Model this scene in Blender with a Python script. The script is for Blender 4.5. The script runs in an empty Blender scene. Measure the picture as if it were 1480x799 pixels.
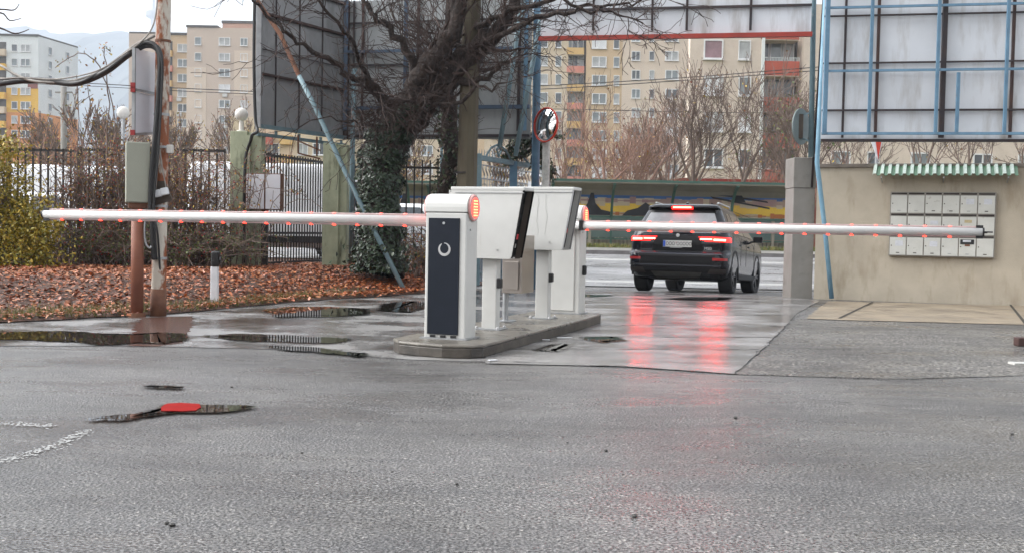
import bpy, math, random
from mathutils import Vector, Matrix, Euler
PI = math.pi
sc = bpy.context.scene
COL = sc.collection
rad = math.radians
CAMH = 1.10
# ------------------------------------------------------------------ camera
cd = bpy.data.cameras.new('camera'); cam = bpy.data.objects.new('camera', cd); COL.objects.link(cam); sc.camera = cam
cd.sensor_width = 36.0; cd.lens = 36.0*1600/1480; cd.clip_start = 0.05; cd.clip_end = 12000
FPX = 1600.0
MR = Matrix.Rotation(rad(90-2.35), 3, 'X') @ Matrix.Rotation(rad(1.1), 3, 'Z')
cam.rotation_euler = MR.to_euler(); cam.location = (0, 0, CAMH)

def ray(px, py):
    return MR @ Vector(((px-740)/FPX, -(py-399.5)/FPX, -1.0))
def at(px, py, Y):
    d = ray(px, py); t = Y/d.y
    return Vector((d.x*t, Y, CAMH+d.z*t))
def gr(px, py, z=0.0):
    d = ray(px, py); t = (z-CAMH)/d.z
    return Vector((d.x*t, d.y*t, z))

# ------------------------------------------------------------------ materials
def nt_new(name):
    m = bpy.data.materials.new(name); m.use_nodes = True
    t = m.node_tree
    for n in list(t.nodes): t.nodes.remove(n)
    out = t.nodes.new('ShaderNodeOutputMaterial')
    b = t.nodes.new('ShaderNodeBsdfPrincipled')
    t.links.new(b.outputs[0], out.inputs[0])
    return m, t, b, out
def N(t, typ, **kw):
    n = t.nodes.new(typ)
    for k, v in kw.items():
        if k in n.inputs: n.inputs[k].default_value = v
        else: setattr(n, k, v)
    return n
def c4(c): return (c[0], c[1], c[2], 1)
def ramp(t, fac, stops):
    r = t.nodes.new('ShaderNodeValToRGB'); t.links.new(fac, r.inputs[0])
    e = r.color_ramp.elements
    while len(e) < len(stops): e.new(0.5)
    for i, (p, c) in enumerate(stops):
        e[i].position = p; e[i].color = c4(c) if not isinstance(c, (int, float)) else (c, c, c, 1)
    return r.outputs[0]
def noise(t, coord, scale, detail=4, rough=.6, stretch=None):
    if stretch:
        mp = N(t, 'ShaderNodeMapping'); t.links.new(coord, mp.inputs[0]); mp.inputs['Scale'].default_value = stretch; coord = mp.outputs[0]
    n = N(t, 'ShaderNodeTexNoise'); n.inputs['Scale'].default_value = scale; n.inputs['Detail'].default_value = detail
    n.inputs['Roughness'].default_value = rough; t.links.new(coord, n.inputs['Vector'])
    return n.outputs[0]
def mixc(t, fac, a, b, mode='MIX'):
    m = t.nodes.new('ShaderNodeMix'); m.data_type = 'RGBA'; m.blend_type = mode
    if isinstance(fac, (int, float)): m.inputs[0].default_value = fac
    else: t.links.new(fac, m.inputs[0])
    for v, i in ((a, 6), (b, 7)):
        if isinstance(v, tuple): m.inputs[i].default_value = c4(v)
        else: t.links.new(v, m.inputs[i])
    return m.outputs[2]
def bump(t, b, h, strength, dist=.01):
    bp = N(t, 'ShaderNodeBump'); bp.inputs['Strength'].default_value = strength; bp.inputs['Distance'].default_value = dist
    t.links.new(h, bp.inputs['Height']); t.links.new(bp.outputs[0], b.inputs['Normal'])
def wpos(t): return N(t, 'ShaderNodeNewGeometry').outputs['Position']

def pm(name, c1, c2=None, scale=6, rough=.6, metal=0, bscale=None, bstr=.2, bdist=.01, lo=.35, hi=.65,
       stain=None, sscale=3, slo=.55, shi=.7, stretch=None, sstretch=None, coat=0, rvar=0, spec=.5):
    m, t, b, o = nt_new(name)
    co = N(t, 'ShaderNodeTexCoord').outputs['Object']
    if c2 is None: c2 = tuple(x*.8 for x in c1)
    n = noise(t, co, scale, 5, .6, stretch)
    col = ramp(t, n, [(lo, c2), (hi, c1)])
    if stain:
        s = noise(t, co, sscale, 6, .65, sstretch)
        col = mixc(t, ramp(t, s, [(slo, 0.0), (shi, 1.0)]), col, stain)
    t.links.new(col, b.inputs['Base Color'])
    b.inputs['Metallic'].default_value = metal; b.inputs['Roughness'].default_value = rough
    b.inputs['Specular IOR Level'].default_value = spec
    if coat: b.inputs['Coat Weight'].default_value = coat; b.inputs['Coat Roughness'].default_value = .05
    if rvar:
        r = t.nodes.new('ShaderNodeMapRange'); t.links.new(n, r.inputs[0]); r.inputs[1].default_value = .3; r.inputs[2].default_value = .7
        r.inputs[3].default_value = rough-rvar; r.inputs[4].default_value = rough+rvar; t.links.new(r.outputs[0], b.inputs['Roughness'])
    if bscale: bump(t, b, noise(t, co, bscale, 4), bstr, bdist)
    return m
def leafm(name, cols, rough=.6, trans=.0):
    m, t, b, o = nt_new(name)
    g = N(t, 'ShaderNodeNewGeometry')
    st = [(i/max(1, len(cols)-1), c) for i, c in enumerate(cols)]
    t.links.new(ramp(t, g.outputs['Random Per Island'], st), b.inputs['Base Color'])
    b.inputs['Roughness'].default_value = rough
    return m
def emi(name, col, s):
    m, t, b, o = nt_new(name)
    b.inputs['Base Color'].default_value = c4(tuple(x*.5 for x in col)); b.inputs['Emission Color'].default_value = c4(col); b.inputs['Emission Strength'].default_value = s
    b.inputs['Roughness'].default_value = .3
    return m
def glass(name, c, rough=.05, c2=None):
    return pm(name, c, c2 or tuple(x*.6 for x in c), scale=1.3, rough=rough, spec=.8)

M = {}
M['white_paint'] = pm('white_paint', (.62, .62, .60), (.56, .56, .54), 5, .38, stain=(.50, .49, .45), sscale=2.2, slo=.60, shi=.80, sstretch=(3, 3, .5))
M['cab_white'] = pm('cabinet_white', (.63, .63, .605), (.58, .58, .555), 4, .42, bscale=160, bstr=.08, stain=(.46, .44, .39), sscale=3, slo=.66, shi=.82, sstretch=(4, 4, .4))
M['navy'] = pm('navy_panel', (.007, .011, .021), (.005, .009, .017), 8, .55, spec=.25, bscale=400, bstr=.25, bdist=.002)
M['silver'] = pm('silver', (.62, .62, .62), None, 8, .35, metal=.6)
M['steel'] = pm('stainless', (.46, .42, .38), (.40, .36, .33), 2, .34, metal=1, rvar=.04)
M['galv'] = pm('galvanised', (.42, .43, .44), (.32, .33, .34), 7, .45, metal=.7)
M['black_plastic'] = pm('black_plastic', (.012, .012, .013), None, 9, .45)
M['dark_inside'] = pm('dark_inside', (.02, .02, .02), (.01, .01, .01), 14, .85, spec=.1)
M['arm_white'] = pm('arm_white', (.70, .70, .69), (.66, .66, .65), 6, .3)
M['strip'] = pm('led_strip', (.42, .30, .29), (.34, .25, .24), 3, .35, stretch=(4, 1, 1))
M['red_led'] = emi('red_led', (1, .035, .02), 2.2)
M['red_led_dim'] = emi('red_led_dim', (1, .16, .13), .75)
M['disc_red'] = emi('disc_red', (1, .07, .05), .9)
M['disc_led'] = emi('disc_led', (1, .22, .08), 2.6)
M['disc_rim'] = pm('disc_rim', (.75, .38, .36), (.65, .3, .28), 30, .2)
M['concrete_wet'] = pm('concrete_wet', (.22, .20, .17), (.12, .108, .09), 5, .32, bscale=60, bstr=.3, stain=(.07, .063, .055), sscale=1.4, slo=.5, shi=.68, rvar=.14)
M['concrete_shaded'] = pm('concrete_shaded', (.11, .095, .078), (.035, .03, .025), 4, .45, bscale=50, bstr=.4, stain=(.035, .03, .026), sscale=2.5, slo=.45, shi=.65)  # island side: its shade is put into a darker concrete colour
M['rust_white'] = pm('rust_white', (.58, .54, .47), (.50, .45, .38), 3, .6, stain=(.24, .07, .022), sscale=3.4, slo=.47, shi=.53, bscale=40, bstr=.3, sstretch=(1, 1, .45))
M['rust_brown'] = pm('rust_brown', (.23, .085, .045), (.18, .06, .035), 4, .6, bscale=40, bstr=.15)
M['rust'] = pm('rust', (.19, .085, .045), (.11, .045, .027), 6, .8)
M['olive_box'] = pm('olive_box', (.32, .33, .27), (.29, .30, .245), 2, .5)
M['cable'] = pm('cable', (.012, .012, .013), (.02, .02, .02), 20, .5)
M['cable_grey'] = pm('cable_grey', (.34, .32, .29), (.2, .18, .16), 8, .6)
M['board_white'] = pm('board_white', (.74, .75, .80), (.70, .71, .76), 2, .5)
M['wood_dark'] = pm('wood_dark', (.09, .07, .055), None, 6, .8)
M['pillar_green'] = pm('pillar_green', (.42, .45, .31), (.31, .34, .235), 4, .8, stain=(.08, .09, .05), sscale=2.5, slo=.55, shi=.72, bscale=30, bstr=.3, sstretch=(2, 2, .5))
M['iron'] = pm('iron', (.014, .012, .012), (.02, .014, .012), 9, .6)
M['blue_paint'] = pm('blue_paint', (.13, .25, .36), (.09, .18, .27), 4, .5, stain=(.10, .075, .06), sscale=5, slo=.62, shi=.72)
M['blue_light'] = pm('blue_light', (.22, .40, .52), (.16, .31, .43), 4, .5, stain=(.12, .12, .12), sscale=6, slo=.66, shi=.74)
M['blue_dark'] = pm('blue_dark', (.05, .09, .15), (.035, .06, .10), 4, .5)
M['blue_grey'] = pm('blue_grey', (.17, .26, .29), (.12, .19, .22), 4, .55, stain=(.30, .33, .33), sscale=7, slo=.6, shi=.7)
M['sheet_dark'] = pm('sheet_dark', (.30, .305, .31), (.22, .225, .23), 1.2, .55, stain=(.11, .112, .112), sscale=1.1, slo=.52, shi=.78, sstretch=(1.5, 1.5, .5))
M['sheet_mid'] = pm('sheet_mid', (.33, .35, .355), (.25, .265, .27), 1.0, .55, stain=(.15, .155, .155), sscale=1.3, slo=.55, shi=.8, sstretch=(1.5, 1.5, .5))
M['sheet_light'] = pm('sheet_light', (.64, .67, .71), (.54, .57, .61), .7, .4, stain=(.34, .33, .32), sscale=1.2, slo=.50, shi=.72, sstretch=(2, 2, .4))
M['frame_dark'] = pm('frame_dark', (.022, .02, .026), (.035, .02, .018), 5, .6)
M['frame_rust'] = pm('frame_rust', (.06, .028, .022), (.035, .02, .018), 5, .7)
M['red_beam'] = pm('red_beam', (.34, .035, .02), (.24, .03, .02), 3, .55)
M['wall_beige'] = pm('wall_beige', (.49, .435, .345), (.41, .36, .285), 1.6, .85, stain=(.33, .275, .20), sscale=2.6, slo=.52, shi=.72, bscale=70, bstr=.35, sstretch=(1.2, 1.2, .35))
M['coping'] = pm('coping', (.22, .19, .16), (.14, .12, .10), 5, .8, bscale=40, bstr=.4)
M['pillar_grey'] = pm('pillar_grey', (.27, .26, .24), (.22, .21, .19), 2, .85, stain=(.15, .14, .13), sscale=1.6, slo=.55, shi=.75, bscale=60, bstr=.25)
M['mail'] = pm('mail_paint', (.58, .585, .55), (.51, .515, .48), 3, .5, stain=(.27, .25, .21), sscale=6, slo=.62, shi=.75)
M['mail_frame'] = pm('mail_frame', (.28, .26, .23), (.2, .185, .16), 4, .6)
M['slot'] = pm('slot', (.02, .014, .012), None, 5, .7)
M['paper'] = pm('paper', (.60, .62, .66), (.5, .52, .56), 22, .8)
M['paper_yellow'] = pm('paper_yellow', (.50, .42, .25), (.42, .35, .2), 20, .8)
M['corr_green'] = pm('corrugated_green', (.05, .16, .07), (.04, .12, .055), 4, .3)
M['reflection_brown'] = wetslab('reflection_brown', (.17, .085, .065), (.09, .05, .042), rlo=.08, rhi=.3) if False else pm('reflection_brown', (.12, .065, .052), (.07, .044, .038), 5, .2, bscale=12, bstr=.15)
M['corr_sheen'] = pm('corrugated_sheen', (.52, .60, .54), (.40, .48, .42), 12, .3)
M['slab_tan'] = pm('slab_tan', (.30, .245, .175), (.21, .17, .125), 1.6, .5, stain=(.12, .095, .07), sscale=1.5, slo=.5, shi=.68, bscale=40, bstr=.3, rvar=.12)
M['pole_conc'] = pm('pole_concrete', (.10, .085, .055), (.075, .062, .04), 3, .85, bscale=30, bstr=.3, stretch=(3, 3, .4))
M['bark'] = pm('bark', (.050, .033, .026), (.015, .010, .008), 9, .9, bscale=18, bstr=1.0, bdist=.08, stretch=(2, 2, .6))
M['twig_dark'] = pm('twig_dark', (.062, .040, .033), (.036, .023, .02), 3, .9)
M['twig_brown'] = pm('twig_brown', (.18, .13, .105), (.12, .085, .07), 3, .9)
M['twig_pink'] = pm('twig_pink', (.30, .18, .135), (.22, .13, .10), 2, .9)
M['bark_far'] = pm('bark_far', (.10, .08, .065), (.065, .05, .042), 3, .9)
M['ivy'] = leafm('ivy_leaf', [(.010, .022, .010), (.02, .04, .016), (.016, .032, .014), (.035, .06, .022)], .4)
M['ivy2'] = leafm('ivy_leaf_mixed', [(.015, .035, .012), (.03, .06, .02), (.06, .03, .02), (.05, .09, .03)], .5)
M['litter'] = leafm('leaf_litter', [(.14, .035, .014), (.38, .10, .035), (.46, .16, .055), (.24, .06, .022), (.52, .23, .10), (.09, .03, .015), (.42, .12, .03), (.20, .075, .035)], .4)
M['litter_soil'] = pm('leafy_soil', (.10, .042, .024), (.045, .024, .015), 7, .7, bscale=14, bstr=.8, bdist=.04)
M['olive_leaf'] = leafm('olive_leaf', [(.14, .14, .018), (.34, .25, .02), (.22, .20, .025), (.45, .30, .025), (.11, .12, .015)], .55)
M['rose_leaf'] = leafm('rose_leaf', [(.12, .05, .02), (.42, .17, .03), (.12, .12, .025), (.55, .38, .05), (.22, .03, .018), (.25, .22, .04)], .55)
M['green_leaf'] = leafm('green_leaf', [(.06, .09, .02), (.10, .13, .03), (.14, .12, .03)], .55)
M['rosehip'] = pm('rosehip', (.30, .02, .012), None, 5, .35)
M['grass'] = leafm('grass_blade', [(.07, .10, .02), (.14, .15, .03), (.20, .15, .05), (.09, .12, .025)], .6)
M['grass_far'] = pm('grass_far', (.13, .16, .04), (.09, .10, .03), 2, .9, stain=(.14, .08, .035), sscale=1.2, slo=.5, shi=.65)
M['hill'] = pm('forest_hill', (.05, .06, .05), (.035, .045, .035), .02, .9)
M['mirror'] = pm('mirror', (.9, .9, .9), None, 3, .03, metal=1)
M['reflection_red'] = pm('reflection_red', (.27, .007, .005), None, 5, .8, spec=.1)
M['conc_white'] = pm('flaky_white', (.55, .55, .52), (.35, .35, .33), 10, .7)
M['globe'] = pm('globe', (.66, .64, .60), (.60, .58, .54), 3, .3)
M['car_paint'] = pm('car_paint', (.006, .007, .012), (.005, .006, .010), 2, .14, spec=.5)
M['car_sheen'] = pm('car_sheen', (.05, .055, .07), None, 3, .12, spec=.8)
M['car_black'] = pm('car_black', (.004, .004, .005), None, 8, .35, spec=.25)
M['car_trim'] = pm('car_trim', (.006, .006, .007), None, 8, .6, spec=.25)
M['car_under'] = pm('car_under', (.045, .042, .035), (.03, .028, .025), 6, .6)
M['car_glass'] = pm('car_glass', (.012, .013, .015), None, 2, .03, spec=1.0)
M['car_rear_glass'] = pm('car_rear_glass', (.26, .27, .285), (.20, .21, .225), 5, .22, spec=.9, bscale=90, bstr=.15)
M['tyre'] = pm('tyre', (.010, .010, .011), None, 12, .7)
M['rim_dark'] = pm('rim_dark', (.03, .03, .033), None, 8, .3, metal=.8)
M['tail_core'] = emi('tail_core', (1, .03, .018), 34)
M['tail_red'] = emi('tail_red', (1, .008, .006), 2.2)
M['brake'] = emi('brake_core', (1, .05, .03), 14)
M['tail_dark'] = pm('tail_dark', (.09, .006, .008), None, 5, .12, coat=1)
M['reflector'] = pm('reflector', (.42, .02, .02), None, 5, .25, coat=1)
M['plate'] = pm('plate_white', (.62, .62, .60), (.56, .56, .54), 9, .4)
M['plate_blue'] = pm('plate_blue', (.02, .10, .55), None, 9, .4)
M['ink'] = pm('ink', (.02, .02, .022), None, 9, .5)
M['ink_red'] = pm('ink_red', (.35, .03, .03), None, 9, .5)
M['van_white'] = pm('van_white', (.78, .79, .80), (.74, .75, .76), 3, .25, coat=.6)
M['van_glass'] = pm('van_glass', (.04, .05, .06), None, 2, .08, spec=.9)
M['van_mark'] = pm('van_mark', (.6, .05, .06), None, 3, .4)
M['sign_blue'] = pm('sign_blue', (.03, .14, .50), None, 4, .4)
M['sign_red'] = pm('sign_red', (.60, .045, .02), None, 4, .4)
M['sign_white'] = pm('sign_white', (.75, .77, .80), None, 4, .4)
M['sign_back'] = pm('sign_back', (.20, .25, .25), (.16, .2, .2), 4, .5)
M['shelter_green'] = pm('shelter_green', (.045, .11, .08), (.03, .08, .06), 3, .5)
M['shelter_roof'] = pm('shelter_roof', (.27, .24, .19), (.2, .18, .14), 1, .6)
M['shelter_glass'] = pm('shelter_glass', (.14, .20, .18), (.10, .15, .14), .8, .15)
M['sidewalk'] = pm('sidewalk_mat', (.33, .32, .31), (.27, .26, .25), .8, .35)
M['kerb'] = pm('kerb_mat', (.16, .15, .15), (.11, .105, .10), 2, .5)
M['marking'] = pm('marking_white', (.46, .46, .44), (.34, .34, .33), 5, .45)
M['m_blue'] = pm('mural_blue', (.04, .15, .42), (.06, .12, .28), 1.5, .7)
M['m_pink'] = pm('mural_pink', (.34, .20, .21), (.42, .30, .22), 1.2, .7)
M['m_cream'] = pm('mural_cream', (.62, .52, .38), (.5, .42, .3), 1.2, .7)
M['m_yellow'] = pm('mural_yellow', (.80, .55, .05), (.7, .44, .06), 1.2, .7)
M['m_orange'] = pm('mural_orange', (.50, .17, .05), None, 1.2, .7)
M['m_black'] = pm('mural_black', (.018, .018, .022), None, 3, .7)
M['win_frame'] = pm('window_frame', (.74, .74, .74), None, 2, .5)
M['pane_dark'] = glass('pane_dark', (.07, .08, .09), .08)
M['pane_mid'] = glass('pane_mid', (.20, .23, .24), .12)
M['pane_light'] = glass('pane_light', (.42, .43, .43), .3)
M['pane_blind'] = glass('pane_blind', (.66, .67, .68), .5, (.6, .6, .62))
M['pane_pink'] = glass('pane_pink', (.30, .17, .19), .3)
M['f_beige'] = pm('facade_beige', (.62, .52, .42), (.58, .48, .39), .15, .9)
M['f_tan'] = pm('facade_tan', (.53, .435, .36), (.49, .40, .33), .15, .9)
M['f_ochre'] = pm('facade_ochre', (.56, .42, .27), (.52, .385, .245), .15, .9)
M['f_cream'] = pm('facade_cream', (.63, .52, .40), (.49, .40, .27), .15, .9)
M['f_rough'] = pm('facade_rough', (.62, .53, .45), (.55, .465, .39), 1.3, .95, bscale=4, bstr=.5, bdist=.05)
M['f_white'] = pm('facade_white', (.68, .71, .70), (.63, .66, .65), .15, .9)
M['f_yellow'] = pm('facade_yellow', (.70, .42, .06), (.65, .38, .05), .15, .9)
M['f_orange'] = pm('facade_orange', (.62, .26, .07), (.55, .22, .06), .15, .9)
M['f_maroon'] = pm('facade_maroon', (.26, .09, .07), None, .15, .9)
M['f_pink'] = pm('facade_pink', (.52, .33, .26), None, .15, .9)
M['bal_red'] = pm('balcony_red', (.44, .10, .065), (.36, .08, .05), .6, .85)
M['bal_salmon'] = pm('balcony_salmon', (.60, .24, .18), None, .3, .85)
M['bal_yellow'] = pm('balcony_yellow', (.64, .42, .17), None, .3, .85)
M['recess'] = pm('recess', (.10, .09, .085), (.07, .065, .06), .5, .8)
M['aircon'] = pm('aircon', (.6, .6, .58), None, 2, .5)
M['stone'] = pm('stone', (.06, .055, .05), (.03, .03, .028), 9, .6)
M['brown_block'] = pm('brown_block', (.07, .035, .03), None, 9, .6)

def asphalt(name, base=(.085, .082, .082), dark=(.030, .029, .030), rlo=.20, rhi=.48, grain=1.0, line=None, bs=.55, wet=.5):
    m, t, b, o = nt_new(name)
    co = wpos(t)
    n1 = noise(t, co, 75*grain, 4, .75)
    v = N(t, 'ShaderNodeTexVoronoi'); v.inputs['Scale'].default_value = 85*grain; t.links.new(co, v.inputs['Vector'])
    big = noise(t, co, .55, 5, .6, (1, 2.2, 1))
    med = noise(t, co, 3.2, 5, .6, (.5, 1.6, 1))
    grainc = ramp(t, n1, [(.42, dark), (.60, base)])
    speck = ramp(t, v.outputs['Color'], [(.0, (.62, .62, .62)), (.80, (.9, .9, .9)), (.93, (1.7, 1.66, 1.6))])
    col = mixc(t, 1.0, grainc, speck, 'MULTIPLY')
    col = mixc(t, 1.0, col, ramp(t, med, [(.3, (.80, .80, .82)), (.7, (1.18, 1.17, 1.15))]), 'MULTIPLY')
    mac = noise(t, co, .32, 5, .62, (.8, 1.1, 1))
    col = mixc(t, 1.0, col, ramp(t, mac, [(.34, (.52, .51, .50)), (.50, (.92, .92, .91)), (.66, (1.28, 1.28, 1.28))]), 'MULTIPLY')
    oil = noise(t, co, 1.6, 5, .7)
    col = mixc(t, ramp(t, oil, [(.64, 0.0), (.74, .45)]), col, (.035, .034, .033))
    t.links.new(col, b.inputs['Base Color'])
    w = ramp(t, big, [(wet-.13, rlo), (wet+.10, rhi)])
    mm = N(t, 'ShaderNodeMath', operation='ADD'); t.links.new(w, mm.inputs[0])
    q = N(t, 'ShaderNodeMapRange'); t.links.new(n1, q.inputs[0]); q.inputs[1].default_value = .3; q.inputs[2].default_value = .7; q.inputs[3].default_value = -.06; q.inputs[4].default_value = .08
    t.links.new(q.outputs[0], mm.inputs[1]); t.links.new(mm.outputs[0], b.inputs['Roughness'])
    h = N(t, 'ShaderNodeMath', operation='ADD'); t.links.new(n1, h.inputs[0]); t.links.new(v.outputs['Distance'], h.inputs[1])
    bp = N(t, 'ShaderNodeBump'); bp.inputs['Distance'].default_value = .006
    t.links.new(h.outputs[0], bp.inputs['Height'])
    sb = ramp(t, big, [(wet-.13, bs*.45), (wet+.10, bs)]); t.links.new(sb, bp.inputs['Strength'])
    t.links.new(bp.outputs[0], b.inputs['Normal'])
    b.inputs['Specular IOR Level'].default_value = .5
    return m
M['asphalt'] = asphalt('asphalt', (.32, .31, .303), (.024, .023, .0225), .14, .42, .9, bs=1.2)
M['asphalt_old'] = asphalt('asphalt_old', (.33, .31, .285), (.012, .011, .010), .14, .5, .42, bs=1.6)
M['street_mat'] = asphalt('street_asphalt', (.38, .38, .39), (.25, .25, .26), .25, .40, .3, bs=.3)

def wetslab(name, base, dark, joint=None, rlo=.07, rhi=.3):
    m, t, b, o = nt_new(name)
    co = wpos(t)
    n1 = noise(t, co, 60, 3, .7); med = noise(t, co, 1.0, 6, .62, (.9, 1.0, 1)); fine = noise(t, co, 4, 6, .7, (.8, 1.2, 1))
    col = mixc(t, 1.0, ramp(t, med, [(.38, dark), (.62, base)]), ramp(t, n1, [(.3, (.75, .75, .75)), (.7, (1.15, 1.15, 1.15))]), 'MULTIPLY')
    col = mixc(t, ramp(t, fine, [(.60, 0.0), (.68, .55)]), col, tuple(x*.45 for x in dark))
    t.links.new(col, b.inputs['Base Color'])
    t.links.new(ramp(t, med, [(.42, rlo), (.62, rhi)]), b.inputs['Roughness'])
    h1 = noise(t, co, 30, 4, .6); h2 = noise(t, co, 2.6, 6, .75, (.5, 2.4, 1))
    hm_ = N(t, 'ShaderNodeMath', operation='MULTIPLY_ADD'); t.links.new(h2, hm_.inputs[0]); hm_.inputs[1].default_value = 9; t.links.new(h1, hm_.inputs[2]); h = hm_.outputs[0]
    bp = N(t, 'ShaderNodeBump'); bp.inputs['Distance'].default_value = .006; t.links.new(h, bp.inputs['Height'])
    t.links.new(ramp(t, med, [(.42, .12), (.62, .30)]), bp.inputs['Strength']); t.links.new(bp.outputs[0], b.inputs['Normal'])
    return m
M['slab_wet'] = wetslab('slab_wet', (.29, .282, .275), (.17, .165, .16), rlo=.12, rhi=.26)
M['lane_wet'] = wetslab('lane_wet', (.26, .252, .245), (.055, .053, .052), rlo=.06, rhi=.38)
def puddle():
    m, t, b, o = nt_new('puddle_water')
    b.inputs['Base Color'].default_value = (.018, .016, .014, 1); b.inputs['Roughness'].default_value = .015; b.inputs['IOR'].default_value = 1.33
    b.inputs['Specular IOR Level'].default_value = .9
    bump(t, b, noise(t, wpos(t), 9, 2), .012, .01)
    at_ = N(t, 'ShaderNodeAttribute'); at_.attribute_name = 'fill'
    ns = noise(t, wpos(t), 26, 5, .65)
    a1 = N(t, 'ShaderNodeMath', operation='ADD'); t.links.new(at_.outputs['Fac'], a1.inputs[0]); t.links.new(ns, a1.inputs[1])
    fac = ramp(t, a1.outputs[0], [(.0, 0.0), (.80/1.0, 0.0), (1.0, 1.0)])
    mr = N(t, 'ShaderNodeMapRange'); t.links.new(a1.outputs[0], mr.inputs[0]); mr.inputs[1].default_value = .72; mr.inputs[2].default_value = 1.12; mr.clamp = True
    tr_ = N(t, 'ShaderNodeBsdfTransparent'); mx_ = N(t, 'ShaderNodeMixShader'); t.links.new(mr.outputs[0], mx_.inputs[0]); t.links.new(tr_.outputs[0], mx_.inputs[1]); t.links.new(b.outputs[0], mx_.inputs[2])
    t.links.new(mx_.outputs[0], o.inputs[0])
    return m
M['puddle'] = puddle()

# ------------------------------------------------------------------ mesh builder
class MB:
    def __init__(s): s.v = []; s.f = []
    def quad(s, a, b, c, d):
        i = len(s.v); s.v += [tuple(a), tuple(b), tuple(c), tuple(d)]; s.f.append((i, i+1, i+2, i+3))
    def poly(s, pts):
        i = len(s.v); s.v += [tuple(p) for p in pts]; s.f.append(tuple(range(i, i+len(pts))))
    def box(s, c, size, rz=0, mat=None):
        hx, hy, hz = size[0]/2, size[1]/2, size[2]/2
        R = mat if mat else Matrix.Rotation(rz, 3, 'Z')
        i = len(s.v)
        for x, y, z in ((-1,-1,-1),(1,-1,-1),(1,1,-1),(-1,1,-1),(-1,-1,1),(1,-1,1),(1,1,1),(-1,1,1)):
            p = R @ Vector((x*hx, y*hy, z*hz)); s.v.append((c[0]+p.x, c[1]+p.y, c[2]+p.z))
        for f in ((0,3,2,1),(4,5,6,7),(0,1,5,4),(1,2,6,5),(2,3,7,6),(3,0,4,7)): s.f.append(tuple(i+k for k in f))
        return s
    def bar(s, a, b, w, d=None):          # box beam between two points
        a = Vector(a); b = Vector(b); d = d or w
        L = (b-a).length; z = (b-a).normalized()
        x = Vector((1, 0, 0)) if abs(z.x) < .9 else Vector((0, 1, 0))
        y = z.cross(x).normalized(); x = y.cross(z).normalized()
        R = Matrix((x, y, z)).transposed()
        return s.box((a+b)/2, (w, d, L), mat=R)
    def tube(s, pts, rs, n=8, cap=True, flat=1.0):
        pts = [Vector(p) for p in pts]
        if isinstance(rs, (int, float)): rs = [rs]*len(pts)
        base = len(s.v); up = None
        for k, p in enumerate(pts):
            d = (pts[min(k+1, len(pts)-1)]-pts[max(k-1, 0)])
            d = d.normalized() if d.length > 1e-9 else Vector((0, 0, 1))
            if up is None:
                up = Vector((0, 0, 1)) if abs(d.z) < .9 else Vector((0, 1, 0))
            x = d.cross(up)
            if x.length < 1e-4: x = d.orthogonal()
            x.normalize(); y = x.cross(d).normalized(); up = y
            for j in range(n):
                a = 2*PI*j/n; q = p+x*(math.cos(a)*rs[k])+y*(math.sin(a)*rs[k]*flat)
                s.v.append((q.x, q.y, q.z))
        for k in range(len(pts)-1):
            for j in range(n):
                a = base+k*n+j; b = base+k*n+(j+1) % n
                s.f.append((a, b, b+n, a+n))
        if cap and n > 3:
            s.f.append(tuple(base+j for j in range(n))[::-1]); e = base+(len(pts)-1)*n
            s.f.append(tuple(e+j for j in range(n)))
        return s
    def cyl(s, a, b, r, n=16, r2=None): return s.tube([a, b], [r, r if r2 is None else r2], n)
    def prism(s, pts, z0, z1):            # pts: list of (x,y), extruded in z
        n = len(pts); i = len(s.v)
        for z in (z0, z1):
            for p in pts: s.v.append((p[0], p[1], z))
        s.f.append(tuple(range(i+n-1, i-1, -1))); s.f.append(tuple(range(i+n, i+2*n)))
        for k in range(n):
            a = i+k; b = i+(k+1) % n; s.f.append((a, b, b+n, a+n))
        return s
    def extr(s, pts, d):                  # 3d outline extruded along vector d
        n = len(pts); i = len(s.v); d = Vector(d)
        for p in pts: s.v.append(tuple(p))
        for p in pts: s.v.append(tuple(Vector(p)+d))
        s.f.append(tuple(range(i, i+n))[::-1]); s.f.append(tuple(range(i+n, i+2*n)))
        for k in range(n):
            a = i+k; b = i+(k+1) % n; s.f.append((a, b, b+n, a+n))
        return s
    def sphere(s, c, r, n=12, m=8, sz=1):
        i = len(s.v)
        for a in range(m+1):
            ph = PI*a/m
            for b in range(n):
                th = 2*PI*b/n; s.v.append((c[0]+r*math.sin(ph)*math.cos(th), c[1]+r*math.sin(ph)*math.sin(th), c[2]+r*sz*math.cos(ph)))
        for a in range(m):
            for b in range(n):
                s.f.append((i+a*n+b, i+(a+1)*n+b, i+(a+1)*n+(b+1) % n, i+a*n+(b+1) % n))
        return s
    def leaf(s, p, size, rng, flat=0, asp=.6, nrm=None):
        if nrm is not None:
            z = (Vector(nrm)+Vector((rng.uniform(-.5, .5), rng.uniform(-.5, .5), rng.uniform(-.5, .5)))).normalized()
        else:
            z = Vector((rng.gauss(0, 1), rng.gauss(0, 1), rng.gauss(0, 1)+flat)).normalized()
        x = z.orthogonal().normalized(); x.rotate(Matrix.Rotation(rng.uniform(0, 6.28), 3, z)); y = z.cross(x)
        a = size*.5; b = a*asp; c = z*size*.12*rng.uniform(-1, 1.5); p = Vector(p)
        s.quad(p-x*a, p-y*b+c, p+x*a, p+y*b+c)
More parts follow.
